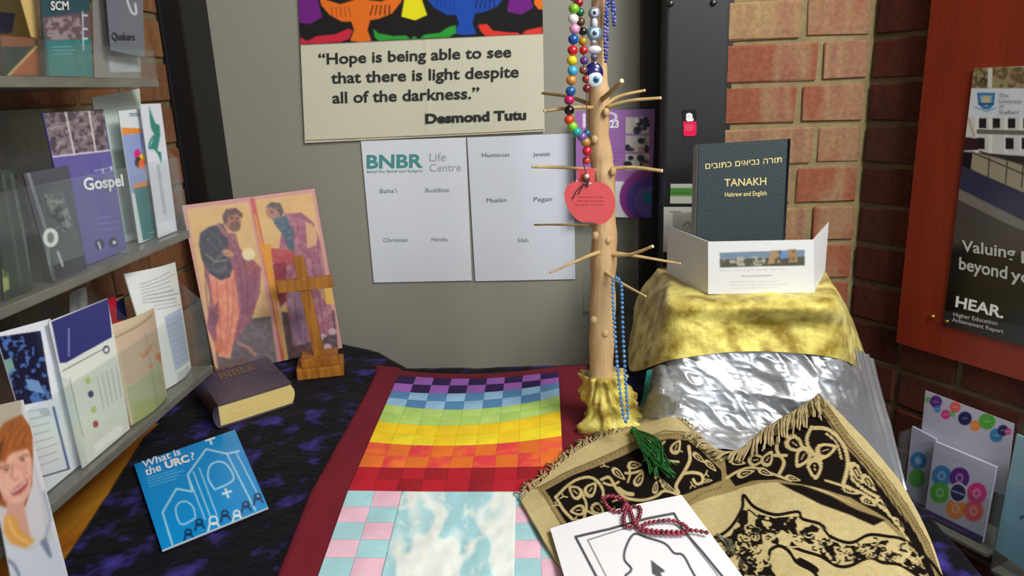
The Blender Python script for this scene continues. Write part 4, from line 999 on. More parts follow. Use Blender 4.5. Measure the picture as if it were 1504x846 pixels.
# ------------------------------------------------------------------ prayer mat
MC = [[(765, 735, .003), (845, 664, .004), (925, 628, .006), (985, 609, .022), (1062, 668, .010), (1128, 630, .030), (1205, 580, .060)],
      [(785, 770, .003), (860, 737, .004), (930, 706, .006), (1000, 682, .018), (1064, 705, .008), (1160, 690, .030), (1266, 640, .045)],
      [(812, 815, .003), (880, 792, .004), (950, 772, .006), (1012, 760, .007), (1078, 765, .006), (1185, 760, .020), (1327, 715, .028)],
      [(840, 850, .003), (905, 838, .004), (975, 828, .006), (1040, 822, .006), (1115, 822, .006), (1225, 815, .008), (1365, 790, .014)],
      [(872, 905, .003), (935, 905, .004), (1005, 902, .006), (1070, 900, .006), (1150, 898, .006), (1250, 885, .006), (1392, 872, -.01)]]
MP = surf([[onz(x, y, TZ+.014+h*.8) for x, y, h in r] for r in MC], 400, 300)
def mat_paint(p):
    K = (26, 20, 18); CR_ = (196, 178, 128); CD = (150, 132, 88)
    A = lambda l: ZM(760, 560, 2.959, l); B = lambda l: ZM(1060, 560, 2.959, l)
    p.blot(60, .3, .8, (186, 168, 118), .6, 2)
    # left black band and its borders
    p.poly(A([(80, 462), (180, 408), (520, 262), (640, 222), (720, 226), (800, 290), (860, 330), (960, 420), (960, 470), (790, 520), (730, 552), (700, 530), (300, 640), (200, 650), (150, 560)]), CD)
    p.poly(A([(120, 470), (200, 428), (400, 350), (560, 275), (660, 248), (740, 258), (800, 300), (880, 380), (905, 425), (820, 458), (720, 490), (620, 520), (520, 560), (300, 600), (215, 620), (165, 545)]), K, 1)
    p.line(A([(75, 465), (170, 415), (520, 262), (640, 215), (725, 222), (830, 305), (900, 362)]), 1.6, (104, 90, 60)); p.line(A([(105, 474), (150, 560), (195, 625)]), 1.6, (104, 90, 60))
    def dots(l, step, r, col):
        s = spline(l, 24); last = None
        for q in s:
            if last is None or np.hypot(*(q-last)) > step: p.ell(q[0], q[1], r, r*.8, col); last = q
    dots(A([(100, 462), (300, 372), (520, 272), (650, 232), (720, 238), (830, 318), (900, 372)]), 4.2, 1.5, (112, 98, 62))
    dots(A([(735, 525), (800, 490), (900, 455)]), 4.2, 1.6, (104, 90, 60))
    def S(f, l, wd=3.6, col=CR_): p.line(f(l), wd*1.25, col, True)
    def leaf(f, c, ang, L, W_):
        cx, cy = f([c])[0]; t = radians(ang); pts = []
        for k in range(13): q = 2*pi*k/12; x = L*cos(q); y = W_*sin(q)*(1-.5*cos(q)); pts.append((cx+x*cos(t)-y*sin(t), cy+x*sin(t)+y*cos(t)))
        p.poly(pts, CR_, .8); pts2 = [(cx+(a-cx)*.58, cy+(b-cy)*.58) for a, b in pts]; p.poly(pts2, K, .8); p.line([(cx-L*.35*cos(t), cy-L*.35*sin(t)), (cx+L*.2*cos(t), cy+L*.2*sin(t))], 1.6, CR_)
    # left flower medallion
    for c, an in (((320, 470), -50), ((262, 560), 170), ((350, 555), 40), ((250, 480), 220)): leaf(A, c, an, 12, 8)
    S(A, [(165, 505), (215, 455), (280, 425), (330, 425), (370, 470), (370, 520)], 3.4); S(A, [(170, 510), (200, 560), (240, 600)], 3.6); S(A, [(285, 610), (300, 540), (280, 480)], 3); S(A, [(300, 560), (340, 580), (390, 585)], 3)
    S(A, [(365, 430), (400, 420), (430, 470), (470, 510), (540, 520), (600, 500), (640, 475), (700, 490)], 3.6); S(A, [(375, 445), (410, 455), (440, 440)], 3); S(A, [(440, 470), (470, 490), (500, 495)], 5)
    leaf(A, (440, 405), 40, 13, 5); leaf(A, (530, 425), -60, 13, 6); leaf(A, (510, 365), 0, 11, 6); leaf(A, (600, 460), -80, 10, 4); leaf(A, (660, 465), 30, 14, 4); leaf(A, (640, 440), 30, 10, 3); leaf(A, (690, 285), -60, 12, 7); leaf(A, (590, 310), 10, 10, 4)
    S(A, [(470, 400), (500, 400), (540, 390)], 3); S(A, [(480, 440), (490, 400), (480, 370)], 2.4)
    S(A, [(745, 285), (750, 340), (720, 400), (690, 450), (700, 480)], 4); S(A, [(720, 400), (760, 395), (800, 405), (805, 435), (780, 445), (765, 425)], 3.6); leaf(A, (790, 330), 40, 12, 4); leaf(A, (840, 365), 45, 12, 4); leaf(A, (825, 430), 0, 8, 3); S(A, [(640, 262), (610, 300), (640, 340), (700, 350)], 2.6); S(A, [(560, 300), (590, 350), (600, 420)], 2.4)
    fr = random.Random(12)
    for q in A([(420, 560), (600, 290), (700, 300), (560, 340), (200, 500), (820, 400), (430, 520), (380, 370), (640, 380), (250, 600), (340, 620), (170, 540), (760, 450), (610, 410)]):
        for k in range(3): a = k*2.1+fr.random(); p.line([q, (q[0]+6*cos(a), q[1]+5*sin(a))], 1.8, CR_)
    # right black band
    p.poly(B([(0, 325), (120, 262), (240, 205), (330, 170), (390, 100), (430, 70), (450, 85), (560, 250), (690, 400), (800, 530), (900, 700), (960, 860), (930, 900), (880, 800), (780, 680), (700, 610), (560, 520), (430, 470), (230, 430), (0, 480)]), CD)
    p.poly(B([(15, 335), (130, 285), (250, 232), (350, 185), (420, 118), (520, 260), (640, 400), (740, 520), (840, 660), (900, 780), (930, 860), (900, 850), (820, 700), (720, 600), (560, 500), (400, 460), (250, 425), (60, 455), (20, 400)]), K, 1)
    dots(B([(435, 85), (545, 250), (680, 405), (790, 545), (880, 700), (940, 850)]), 4.4, 2.2, (112, 98, 62)); p.line(B([(425, 55), (440, 85), (560, 240), (700, 400), (810, 540), (900, 710), (955, 860)]), 1.4, (96, 82, 54))
    p.line(B([(425, 118), (540, 270), (680, 430), (780, 560), (870, 720), (910, 830)]), 1.6, K)
    for c, an in (((320, 275), 35), ((455, 300), -20), ((405, 380), 85), ((350, 330), 120)): leaf(B, c, an, 17, 11)
    S(B, [(390, 200), (370, 260), (400, 320), (430, 340)], 4); S(B, [(400, 205), (470, 215), (530, 280), (548, 360), (530, 440)], 4.6); S(B, [(455, 230), (500, 270), (520, 340)], 2.4); S(B, [(245, 250), (240, 300), (270, 350), (250, 400)], 4); S(B, [(230, 320), (280, 320)], 4); leaf(B, (150, 340), -10, 13, 9); leaf(B, (200, 335), -60, 13, 8)
    leaf(B, (70, 350), 10, 12, 5); leaf(B, (105, 400), -15, 14, 5); S(B, [(20, 420), (120, 375), (220, 400), (300, 430)], 3); leaf(B, (190, 395), 20, 12, 5); leaf(B, (310, 420), 15, 12, 4); leaf(B, (590, 400), 60, 18, 6); leaf(B, (640, 440), 50, 16, 5); S(B, [(560, 360), (570, 420), (620, 470), (680, 500)], 3.4); leaf(B, (700, 540), 50, 16, 5); leaf(B, (770, 620), 52, 14, 4); leaf(B, (560, 470), 25, 14, 5); leaf(B, (640, 520), 30, 14, 5); S(B, [(450, 430), (540, 455), (640, 500), (720, 570), (800, 680), (870, 800)], 2.6)
    p.line(B([(0, 475), (130, 440), (240, 430), (420, 480), (560, 530), (720, 615), (830, 740), (910, 880)]), 4, CD); p.poly(B([(250, 440), (350, 455), (480, 500), (600, 560), (710, 605), (660, 630), (560, 580), (430, 535), (320, 480)]), K, 2)
    # central arch, dark scroll work on the cream field
    def D(l, wd=4, c=None): p.line(B(l), wd, c or K, True)
    D([(-60, 690), (10, 660), (60, 610), (90, 550), (95, 495), (140, 545), (230, 585), (330, 570), (350, 600), (430, 620), (470, 670), (560, 700), (640, 670), (720, 680), (800, 700), (900, 780), (960, 860)], 4.6)
    D([(-40, 700), (40, 680), (100, 620), (115, 560), (170, 600), (250, 620)], 2.2); D([(210, 740), (200, 800), (230, 850), (280, 900)], 5); D([(215, 735), (250, 720), (290, 740), (330, 790), (400, 830), (430, 880)], 5)
    D([(300, 720), (360, 740), (430, 760), (500, 800), (560, 800), (640, 770), (700, 790), (780, 800), (860, 850)], 4.6)
    reg = B([(-40, 700), (40, 670), (95, 560), (230, 600), (330, 590), (430, 640), (470, 690), (560, 715), (720, 695), (800, 715), (900, 800), (940, 880), (860, 860), (780, 800), (640, 780), (540, 800), (430, 760), (300, 720), (215, 735), (205, 800), (240, 900), (100, 920), (-40, 800)])
    p.blot(12, .46, .50, K, 1, 31, reg)
    r = random.Random(4)
    for cx, cy, n in ((150, 660, 7), (250, 660, 7), (340, 680, 7), (430, 700, 7), (520, 750, 7), (600, 740, 7), (680, 730, 6), (760, 740, 6), (820, 780, 5), (120, 740, 7), (100, 690, 5), (160, 800, 7), (200, 880, 6), (70, 760, 5), (10, 720, 5), (60, 830, 6)):
        for k in range(n*2):
            x = cx+r.uniform(-38, 38); y = cy+r.uniform(-30, 30); a = r.uniform(0, 6.3); R_ = r.uniform(14, 30)
            D([(x+R_*cos(a+t)*(1-.2*t), y+R_*.8*sin(a+t)*(1-.2*t)) for t in (0, .8, 1.6, 2.4, 3.2)], r.uniform(2, 2.8), CR_ if k % 2 else K)
    D([(340, 780), (380, 800), (410, 820)], 9); D([(570, 720), (590, 760), (620, 765)], 6)
    p.poly(A([(840, 660), (900, 680), (950, 740), (1000, 800), (1000, 846), (900, 720)]), CR_, 2, .3)
X, Y = photo(MP.reshape(-1, 3)); pm = Paint(X, Y, (200, 184, 134)); mat_paint(pm)
MN = normals(MP); MN = MN if (MN[..., 2].mean() > 0) else -MN
hh = vnoise(MP[..., 0]+3, MP[..., 1]+3, .05, 3)*.6+vnoise(MP[..., 0]+3, MP[..., 1]+3, .022, 5)*.4
MP = MP+MN*(.005*(hh-.5))[..., None]
pmat = cloth('prayer_mat', MP, M['pile'], .003, 'cream and black floral prayer mat spread over the table front right', 'prayer mat', C=pm.C)
def fringe():
    mb = MB(); r = random.Random(9); top = MP[0]; n = top.shape[0]
    for i in range(3, n-4, 2):
        t = i/n; p = top[i]; back = unit(top[i]-MP[8][i]); side = unit(np.array([back[1], -back[0], 0])); a = r.uniform(-1, 1)
        if t < .60:
            L = (.024+r.random()*.010)*(1.25 if t > .42 else 1); q = [p+[0, 0, .0005]]
            for k in range(1, 6):
                f = k/5; q.append(p+back*[1, 1, 0]*L*f+side*(a*.010*f*f+.003*sin(f*6+a*5))+np.array([0, 0, .003*sin(f*3)-.006*f]))
        else:                                    # here the cords are flipped forward over the mat
            q = []; R_ = r.uniform(26, 40)
            for k in range(7):
                row = int(R_*k/6); c = int(i-(30*(1-t)+10+6*a)*k/6)
                w_ = MP[row][max(0, min(n-1, c))]; q.append(w_+np.array([r.uniform(-.001, .001), 0, .003+.005*sin(k*.5)]))
        mb.tube(q, .0011+.0004*r.random(), 4)
    o = mb.build('fringe', M['cord'], pmat, True); o['kind'] = 'stuff'; o['label'] = 'cream cord fringe along the back edge'
fringe()
def mat_z(x, y):                                 # height of the mat under a photo point, by nearest vertex
    X_, Y_ = photo(MP[::3, ::3].reshape(-1, 3)); i = np.argmin((X_-x)**2+(Y_-y)**2); return MP[::3, ::3].reshape(-1, 3)[i]
def tassel():
    Z = lambda l: ZM(760, 560, 2.959, l); st = Z([(500, 205)])[0]; r = random.Random(3)
    root = empty('green_tassel', mat_z(940, 650), 'green thread tassel lying on the prayer mat below the blue beads', 'tassel')
    mb = MB()
    for k in range(46):
        e = Z([(r.uniform(575, 700), r.uniform(350, 425))])[0]; c = Z([(r.uniform(530, 630), r.uniform(255, 300))])[0]
        pts = spline([st, c, e], 5); q = [mat_z(*p)+np.array([0, 0, .005+.009*sin(pi*i/10)+r.uniform(0, .004)]) for i, p in enumerate(pts)]
        q = [np.array(onz(p[0], p[1], a[2])) for p, a in zip(pts, q)]; mb.tube(q, .0009, 4)
    o = mb.build('threads', M['tassel'], root, True); o['kind'] = 'stuff'
    a = mat_z(*st); MB().ball(onz(st[0]+2, st[1]+4, a[2]+.008), .006, .006, .006).build('knot', M['tassel'], root, True)
tassel()
def drawing():
    c = [(808, 776), (1001, 727), (1110, 872), (846, 905)]
    K = [onz(x, y, TZ+h) for (x, y), h in zip(c, (.024, .027, .022, .022))]; b = lambda U, W: .003*np.sin(U*3.1)*(1-W)
    def pt(p):
        A = lambda l: ZM(760, 560, 2.959, l); k = (70, 72, 76)
        p.line(A([(340, 846), (252, 680), (400, 650), (560, 605), (680, 578), (720, 650), (800, 740), (900, 860), (960, 940)]), 3.6, k); p.line(A([(420, 960), (340, 846)]), 3.6, k)
        p.line(A([(385, 850), (305, 695), (440, 655), (560, 625), (660, 600), (740, 680), (860, 830), (940, 950)]), 1.7, (110, 112, 116)); p.line(A([(385, 850), (440, 960)]), 1.7, (110, 112, 116))
        p.line(A([(470, 846), (495, 820), (465, 780), (470, 730), (505, 672), (560, 685), (640, 710), (680, 750), (720, 760), (760, 830), (820, 930)]), 3.2, k, True); p.line(A([(470, 846), (520, 960)]), 3, k)
        p.poly(A([(585, 785), (640, 825), (618, 828), (628, 850), (660, 960), (640, 960), (605, 850), (590, 842)]), (84, 88, 92)); p.poly(A([(580, 780), (642, 832), (585, 840)]), (84, 88, 92))
    sheet('paper_drawing', K, .0008, M['paper'], pt, (238, 240, 246), 1.0, None, 'white sheet with line drawing of an arch and arrow lying on the prayer mat', 'sheet', bend=b)
drawing()
def red_beads():
    A = lambda l: ZM(760, 560, 2.959, l)
    pl = A([(372, 508), (400, 500), (440, 510), (470, 525), (455, 560), (425, 566), (395, 548), (372, 515)])
    pl2 = A([(372, 515), (400, 498), (450, 508), (478, 540), (462, 590), (470, 625), (500, 632), (525, 600), (535, 560), (525, 545), (500, 545), (490, 560), (520, 630), (560, 655), (640, 662), (720, 660), (740, 640), (700, 612), (640, 606), (560, 618), (545, 640), (600, 650), (700, 655), (760, 648), (825, 658)])
    its = []
    for l in (pl, pl2):
        P = spline(l, 40); last = None
        for q in P:
            a = mat_z(*q); z = max(a[2]+.001, TZ+.029)+.0022; p = onz(q[0], q[1], z)
            if last is None or np.linalg.norm(p-last) > .0052: its.append((p, .0026, random.choice([(128, 22, 50), (104, 16, 38), (146, 34, 64)]))); last = p
    bead_string('red_prayer_beads', its, 'crimson bead necklace coiled across the drawing on the prayer mat', cord=.0006)
    P = [onz(*q, mat_z(*q)[2]+.004) for q in A([(825, 658), (850, 668), (880, 665)])]
    mb = MB(); r = random.Random(2)
    for k in range(16):
        e = A([(r.uniform(905, 950), r.uniform(680, 745))])[0]; s = spline([A([(865, 662)])[0], A([(895, 680+k)])[0], e], 4)
        mb.tube([onz(*q, mat_z(*q)[2]+.003+.002*sin(i)) for i, q in enumerate(s)], .0008, 4)
    tag(mb.build('grey_tassel', mat('grey_thread', (110, 112, 96), rough=.8, bump=.2)), 'small grey thread tassel at the right end of the crimson beads', 'tassel')
red_beads()

# ------------------------------------------------------------------ notice board on the right wall
def board():
    off = .024; on = lambda x, y: onr(x, y, off)
    s = lambda P: (P-RP)@RT
    p0 = on(1372, 0); p1 = on(1316, 503); s0 = s(p1); zb = p1[2]
    root = empty('red_board', RP+RT*(s0+.3)+RN*.005+np.array([0, 0, zb]), 'red stained wooden board fixed to the right brick wall', 'board')
    a = RP+RT*s0+RN*.005; b = RP+RT*(s0+.62)+RN*.005
    V = [np.array([*p[:2], z]) for z in (zb, 1.95) for p in (a, b, b+RN*(off-.005), a+RN*(off-.005))]
    MB().add(V, [(3, 2, 1, 0), (4, 5, 6, 7), (0, 1, 5, 4), (1, 2, 6, 5), (2, 3, 7, 6), (3, 0, 4, 7)]).build('panel', M['board'], root)
    for x, y in ((1370, 465), (1391, 472)):
        sc_ = MB().ball(onr(x, y, off+.001), .0042, .0042, .0042).build('screw', M['brass'], root, True)
    o2 = off+.003
    pn = lambda x, y: onr(x, y, o2)
    TLp = pn(1428, 100); BLp = pn(1387, 478); sL = s((TLp+BLp)/2); 
    q0 = RP+RT*sL+RN*o2; q1 = RP+RT*(sL+.30)+RN*o2
    TLp = np.array([*q0[:2], TLp[2]]); BLp = np.array([*q0[:2], BLp[2]]); TRp = np.array([*q1[:2], TLp[2]]); BRp = np.array([*q1[:2], BLp[2]])
    def pt(p):
        A = lambda l: ZM(1380, 90, 4.23, l)
        p.C[:] = (46, 44, 44)
        p.poly(A([(180, -40), (900, -40), (900, 620), (140, 560)]), (206, 208, 208))
        p.poly(A([(195, 40), (900, 20), (900, 165), (190, 170)]), (150, 140, 104)); p.blot(6, .45, .6, (90, 70, 44), .7, 3, A([(195, 40), (900, 20), (900, 165), (190, 170)])); p.poly(A([(300, 40), (330, 40), (325, 165), (300, 165)]), (214, 214, 210)); p.blot(4, .6, .7, (40, 36, 50), .8, 4, A([(250, 60), (290, 60), (290, 150), (250, 150)]))
        p.poly(A([(190, 168), (900, 166), (900, 345), (170, 345)]), (212, 220, 230))
        p.poly(A([(232, 195), (345, 195), (338, 270), (310, 298), (275, 300), (240, 268)]), (60, 124, 176)); p.poly(A([(252, 212), (328, 212), (320, 260), (290, 282), (258, 260)]), (150, 180, 200)); p.ell(*A([(290, 240)])[0], 5, 6, (200, 190, 140)); p.line(A([(250, 265), (330, 265)]), 3, (50, 84, 130)); p.line(A([(220, 285), (290, 312), (350, 290)]), 1.5, (110, 140, 170))
        for x in (245, 330, 425, 520, 620, 720): p.poly(A([(x, 355), (x+45, 355), (x+45, 415), (x, 415)]), (40, 36, 38)); p.line(A([(x-12, 350), (x-14, 560)]), 5, (226, 228, 226))
        p.poly(A([(230, 422), (900, 440), (900, 470), (230, 450)]), (110, 106, 100)); 
        for x in (230, 410, 510, 620, 720): p.poly(A([(x, 475), (x+50, 478), (x+50, 545), (x, 545)]), (36, 32, 34))
        p.poly(A([(150, 470), (230, 480), (240, 550), (140, 555)]), (52, 30, 34)); p.line(A([(180, 360), (215, 460)]), 4, (196, 170, 160))
        p.poly(A([(200, 560), (520, 640), (900, 700), (900, 900), (520, 815), (300, 720), (195, 670)]), (156, 148, 126)); p.poly(A([(130, 565), (205, 575), (190, 670), (125, 640)]), (22, 20, 24))
        for l in ([(200, 565), (520, 700), (900, 860)], [(250, 560), (900, 760)]): p.line(A(l), 2, (70, 60, 56))
        for x in (310, 420, 520, 640): p.line(A([(x, 600+(x-310)*.2), (x-10, 730+(x-310)*.25)]), 2, (74, 66, 58))
        p.poly(A([(120, 640), (300, 720), (520, 815), (900, 920), (900, 1200), (600, 1120), (90, 800)]), (48, 50, 76)); p.poly(A([(100, 780), (300, 880), (700, 1080), (900, 1150), (900, 1250), (600, 1150), (95, 880)]), (120, 116, 108)); p.poly(A([(95, 850), (400, 1000), (900, 1220), (900, 1500), (60, 1500)]), (74, 68, 66))
        p.poly([(1390, 360), (1600, 390), (1600, 460), (1380, 450)], (26, 22, 24), 20); p.poly([(1380, 415), (1600, 440), (1600, 560), (1380, 505)], (14, 14, 16), 16); p.poly([(1383, 455), (1420, 462), (1600, 500), (1600, 560), (1380, 520)], (44, 42, 42), 3)
    po = sheet('poster', [TLp, TRp, BRp, BLp], .0012, M['gloss'], pt, (46, 44, 44), 1.0, None, 'poster with building photo and white lettering on the red board', 'poster', edge=(200, 200, 200))
    B = lambda x, y: onr(*ZM(1380, 290, 3.677, [(x, y)])[0], o2+.0005)
    text('Valuing', B(120, 288), B(410, 330), B(120, 226), M['ink_grey_light'], po, .02)
    text('learning', B(442, 352), B(900, 440), B(442, 286), M['ink_grey_light'], po, .02)
    text('beyond', B(105, 385), B(365, 440), B(108, 318), M['ink_grey_light'], po, .02)
    text('your degree', B(385, 445), B(1000, 570), B(385, 378), M['ink_grey_light'], po, .02)
    text('HEAR.', B(85, 588), B(345, 652), B(92, 530), M['ink_white'], po, .03)
    text('Higher Education', B(75, 640), B(312, 690), B(76, 618), M['ink_grey_light'], po, .01)
    text('Achievement Report', B(68, 668), B(345, 735), B(70, 646), M['ink_grey_light'], po, .01)
    C_ = lambda x, y: onr(*ZM(1380, 90, 4.23, [(x, y)])[0], o2+.0005)
    for w_, y, x1 in (('The', 222, 430), ('University', 258, 515), ('of', 290, 400), ('Sheffield', 326, 492)): text(w_, C_(372, y), C_(x1, y+1), C_(372, y-24), M['ink_soft'], po)
    MB().ball(onr(1391, 472, o2+.002), .003).build('pin', M['brass'], po, True)
board()
def right_racks():
    off = .075; on = lambda x, y, o=off: onr(x, y, o); A = lambda l: ZM(1240, 540, 2.765, l)
    s = lambda P: (P-RP)@RT
    def rack(s0, s1, z0, z1, label):
        root = empty('leaflet_rack', RP+RT*(s0+s1)/2+RN*.04+[0, 0, z0], label, 'rack')
        def bx(a0, a1, o0, o1, zz0, zz1, name, m):
            V = [np.array([*(RP+RT*a+RN*o)[:2], z]) for z in (zz0, zz1) for a, o in ((a0, o0), (a1, o0), (a1, o1), (a0, o1))]
            MB().add(V, [(3, 2, 1, 0), (4, 5, 6, 7), (0, 1, 5, 4), (1, 2, 6, 5), (2, 3, 7, 6), (3, 0, 4, 7)]).build(name, m, root)
        bx(s0, s1, .004, .008, z0, z1, 'back_plate', M['clear']); bx(s0, s1, .008, .096, z0, z0+.005, 'shelf', M['edge_acrylic'])
        for a in (s0, s1): bx(a, a+.004, .008, .096, z0, z1-.05, 'side_plate', M['clear'])
        bx(s0, s1, .094, .097, z0, z0+.10, 'front_plate', M['clear'])
    c = {'b': (60, 128, 186), 'p': (96, 44, 130), 'g': (84, 170, 60), 'm': (214, 60, 130), 'o': (236, 140, 60), 'r': (232, 96, 90), 'n': (36, 36, 92)}
    def top(p):
        for x, y, r, k in ((372, 138, 9, 'p'), (378, 168, 5, 'b'), (338, 130, 4, 'g'), (412, 190, 7, 'm'), (450, 160, 8, 'r'), (440, 188, 4, 'g'), (490, 206, 10, 'n'), (532, 236, 8, 'o'), (580, 218, 12, 'g'), (618, 275, 10, 'b'), (645, 255, 8, 'n'), (665, 260, 5, 'm')): p.ell(*A([(x, y)])[0], r, r, c[k]); p.line([A([(x-10, y)])[0], A([(x+10, y)])[0]], 1.6, (220, 220, 230), a=.6)
    def low(p):
        for x, y, k in ((395, 440, 'b'), (468, 448, 'p'), (388, 508, 'g'), (452, 572, 'o'), (525, 582, 'r'), (538, 510, 'm')):
            p.ell(*A([(x, y)])[0], 14.5, 15.5, c[k]); p.ell(*A([(x, y)])[0], 6, 7, (230, 230, 240), a=.5); p.ell(*A([(x, y)])[0], 3.5, 4, c[k], a=.9)
        p.ell(*A([(462, 508)])[0], 13.5, 15, (220, 222, 232)); p.ell(*A([(462, 508)])[0], 11, 12.5, c['n']); p.line(A([(440, 500), (484, 516)]), 2, (200, 204, 226)); p.rows(A([(375, 345)])[0], A([(600, 425)])[0], A([(372, 358)])[0], 1, (150, 150, 160), 1.4)
        p.poly(A([(320, 568), (570, 690), (570, 750), (320, 620)]), (66, 34, 104)); p.rows(A([(345, 590)])[0], A([(545, 688)])[0], A([(345, 605)])[0], 1, (170, 150, 200), 1.5)
    def side(p):
        p.ell(*A([(300, 378)])[0], 12, 13, c['b']); p.ell(*A([(296, 448)])[0], 12, 14, c['g']); p.ell(*A([(300, 378)])[0], 5, 6, (220, 226, 236), a=.6); p.poly(A([(240, 520), (330, 565), (330, 620), (240, 570)]), (66, 34, 104))
    def quad(l, o): return [onr(*q, o) for q in A(l)]
    z0 = on(*A([(440, 690)])[0])[2]-.005
    sheet('leaflet', quad([(330, 92), (690, 228), (655, 520), (300, 400)], .055), .001, M['paper'], top, (192, 190, 206), 1, None, 'white leaflet with row of coloured dots, rearmost in the right rack', 'leaflet')  # these three white leaflets carry their shade in a greyed base
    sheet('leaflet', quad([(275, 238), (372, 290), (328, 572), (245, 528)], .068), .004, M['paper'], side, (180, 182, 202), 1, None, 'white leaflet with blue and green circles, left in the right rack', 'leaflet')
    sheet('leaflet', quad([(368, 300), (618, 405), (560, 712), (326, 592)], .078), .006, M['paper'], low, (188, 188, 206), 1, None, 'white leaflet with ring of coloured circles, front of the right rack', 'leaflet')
    def pale(p): p.poly(A([(600, 480), (800, 520), (800, 900), (560, 900)]), (100, 150, 180), 40, .5); p.line(A([(715, 610), (740, 600)]), 3, (40, 50, 60)); p.line(A([(680, 470), (760, 480)]), 1.4, (160, 180, 190))
    q = [onr(*v, .078) for v in A([(700, 270), (1000, 400), (930, 960), (612, 740)])]
    sheet('leaflet', q, .004, M['paper'], pale, (140, 172, 186), 1.4, None, 'pale blue leaflet at the right edge below the red board', 'leaflet')
    s0 = s(onr(*A([(245, 400)])[0], .078)); s1 = s(onr(*A([(640, 500)])[0], .078)); s2 = s(onr(*A([(620, 600)])[0], .078))
    zz = onr(*A([(560, 712)])[0], .078)[2]
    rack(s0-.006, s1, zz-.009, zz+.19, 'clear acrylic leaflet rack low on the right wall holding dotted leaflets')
    zz2 = min(v[2] for v in q)
    rack(s2+.012, s2+.25, zz2-.007, zz2+.2, 'clear acrylic leaflet rack at the right edge holding the pale blue leaflet')
right_racks()

# ------------------------------------------------------------------ left wall leaflet racks
LX = -.50
def left_rack():
    root = empty('wall_rack', (-.58, -.75, .94), 'three-tier clear acrylic leaflet rack on the left brick wall', 'rack')
    y1 = -.505
    for k, (z, ye, hf) in enumerate(((1.372, -.525, .035), (1.170, -.505, .10), (.967, -.497, .10))):
        MB().bev((-.655, -1.06, z-.0105), (-.488, ye, z), .002).build('shelf', M['edge_acrylic'], root)
        MB().box((-.490, -1.06, z), (-.4875, ye, z+hf)).build('front_plate', M['clear'], root)
        MB().box((-.650, -1.06, z), (-.647, ye, z+.17)).build('back_plate', M['clear'], root)
        for y in (ye-.003, ye-.155, ye-.31, ye-.46):
            MB().prism([(-.645, y, z), (-.49, y, z), (-.49, y, z+hf), (-.56, y, z+.17), (-.645, y, z+.17)], (0, .0025, 0)).build('divider', M['clear'], root)
left_rack()
Z1 = lambda l: ZM(0, 0, 3.525, l); Z2 = lambda l: ZM(0, 220, 3.525, l); Z3 = lambda l: ZM(0, 420, 3.525, l); Z4 = lambda l: ZM(0, 606, 3.525, l); ZW = lambda l: ZM(0, 580, 3.183, l)
def leaf_sheet(corners, X, paint, base, label, mat_='gloss', th=.0015, cat='leaflet', name='leaflet', res=1.1, bend=None, lean=0, zmin=None, blur=1):
    K = []
    for i, (x, y) in enumerate(corners): K.append(onx(x, y, X))
    if zmin is not None:
        for i, j in ((2, 1), (3, 0)):            # stand the lower corners on the shelf
            d = K[i]-K[j]; K[i] = K[j]+d*((zmin-K[j][2])/d[2])
    return sheet(name, K, th, M[mat_], paint, base, res, None, label, cat, bend=bend, blur=blur)
S1, S2, S3 = 1.3735, 1.1715, .9685
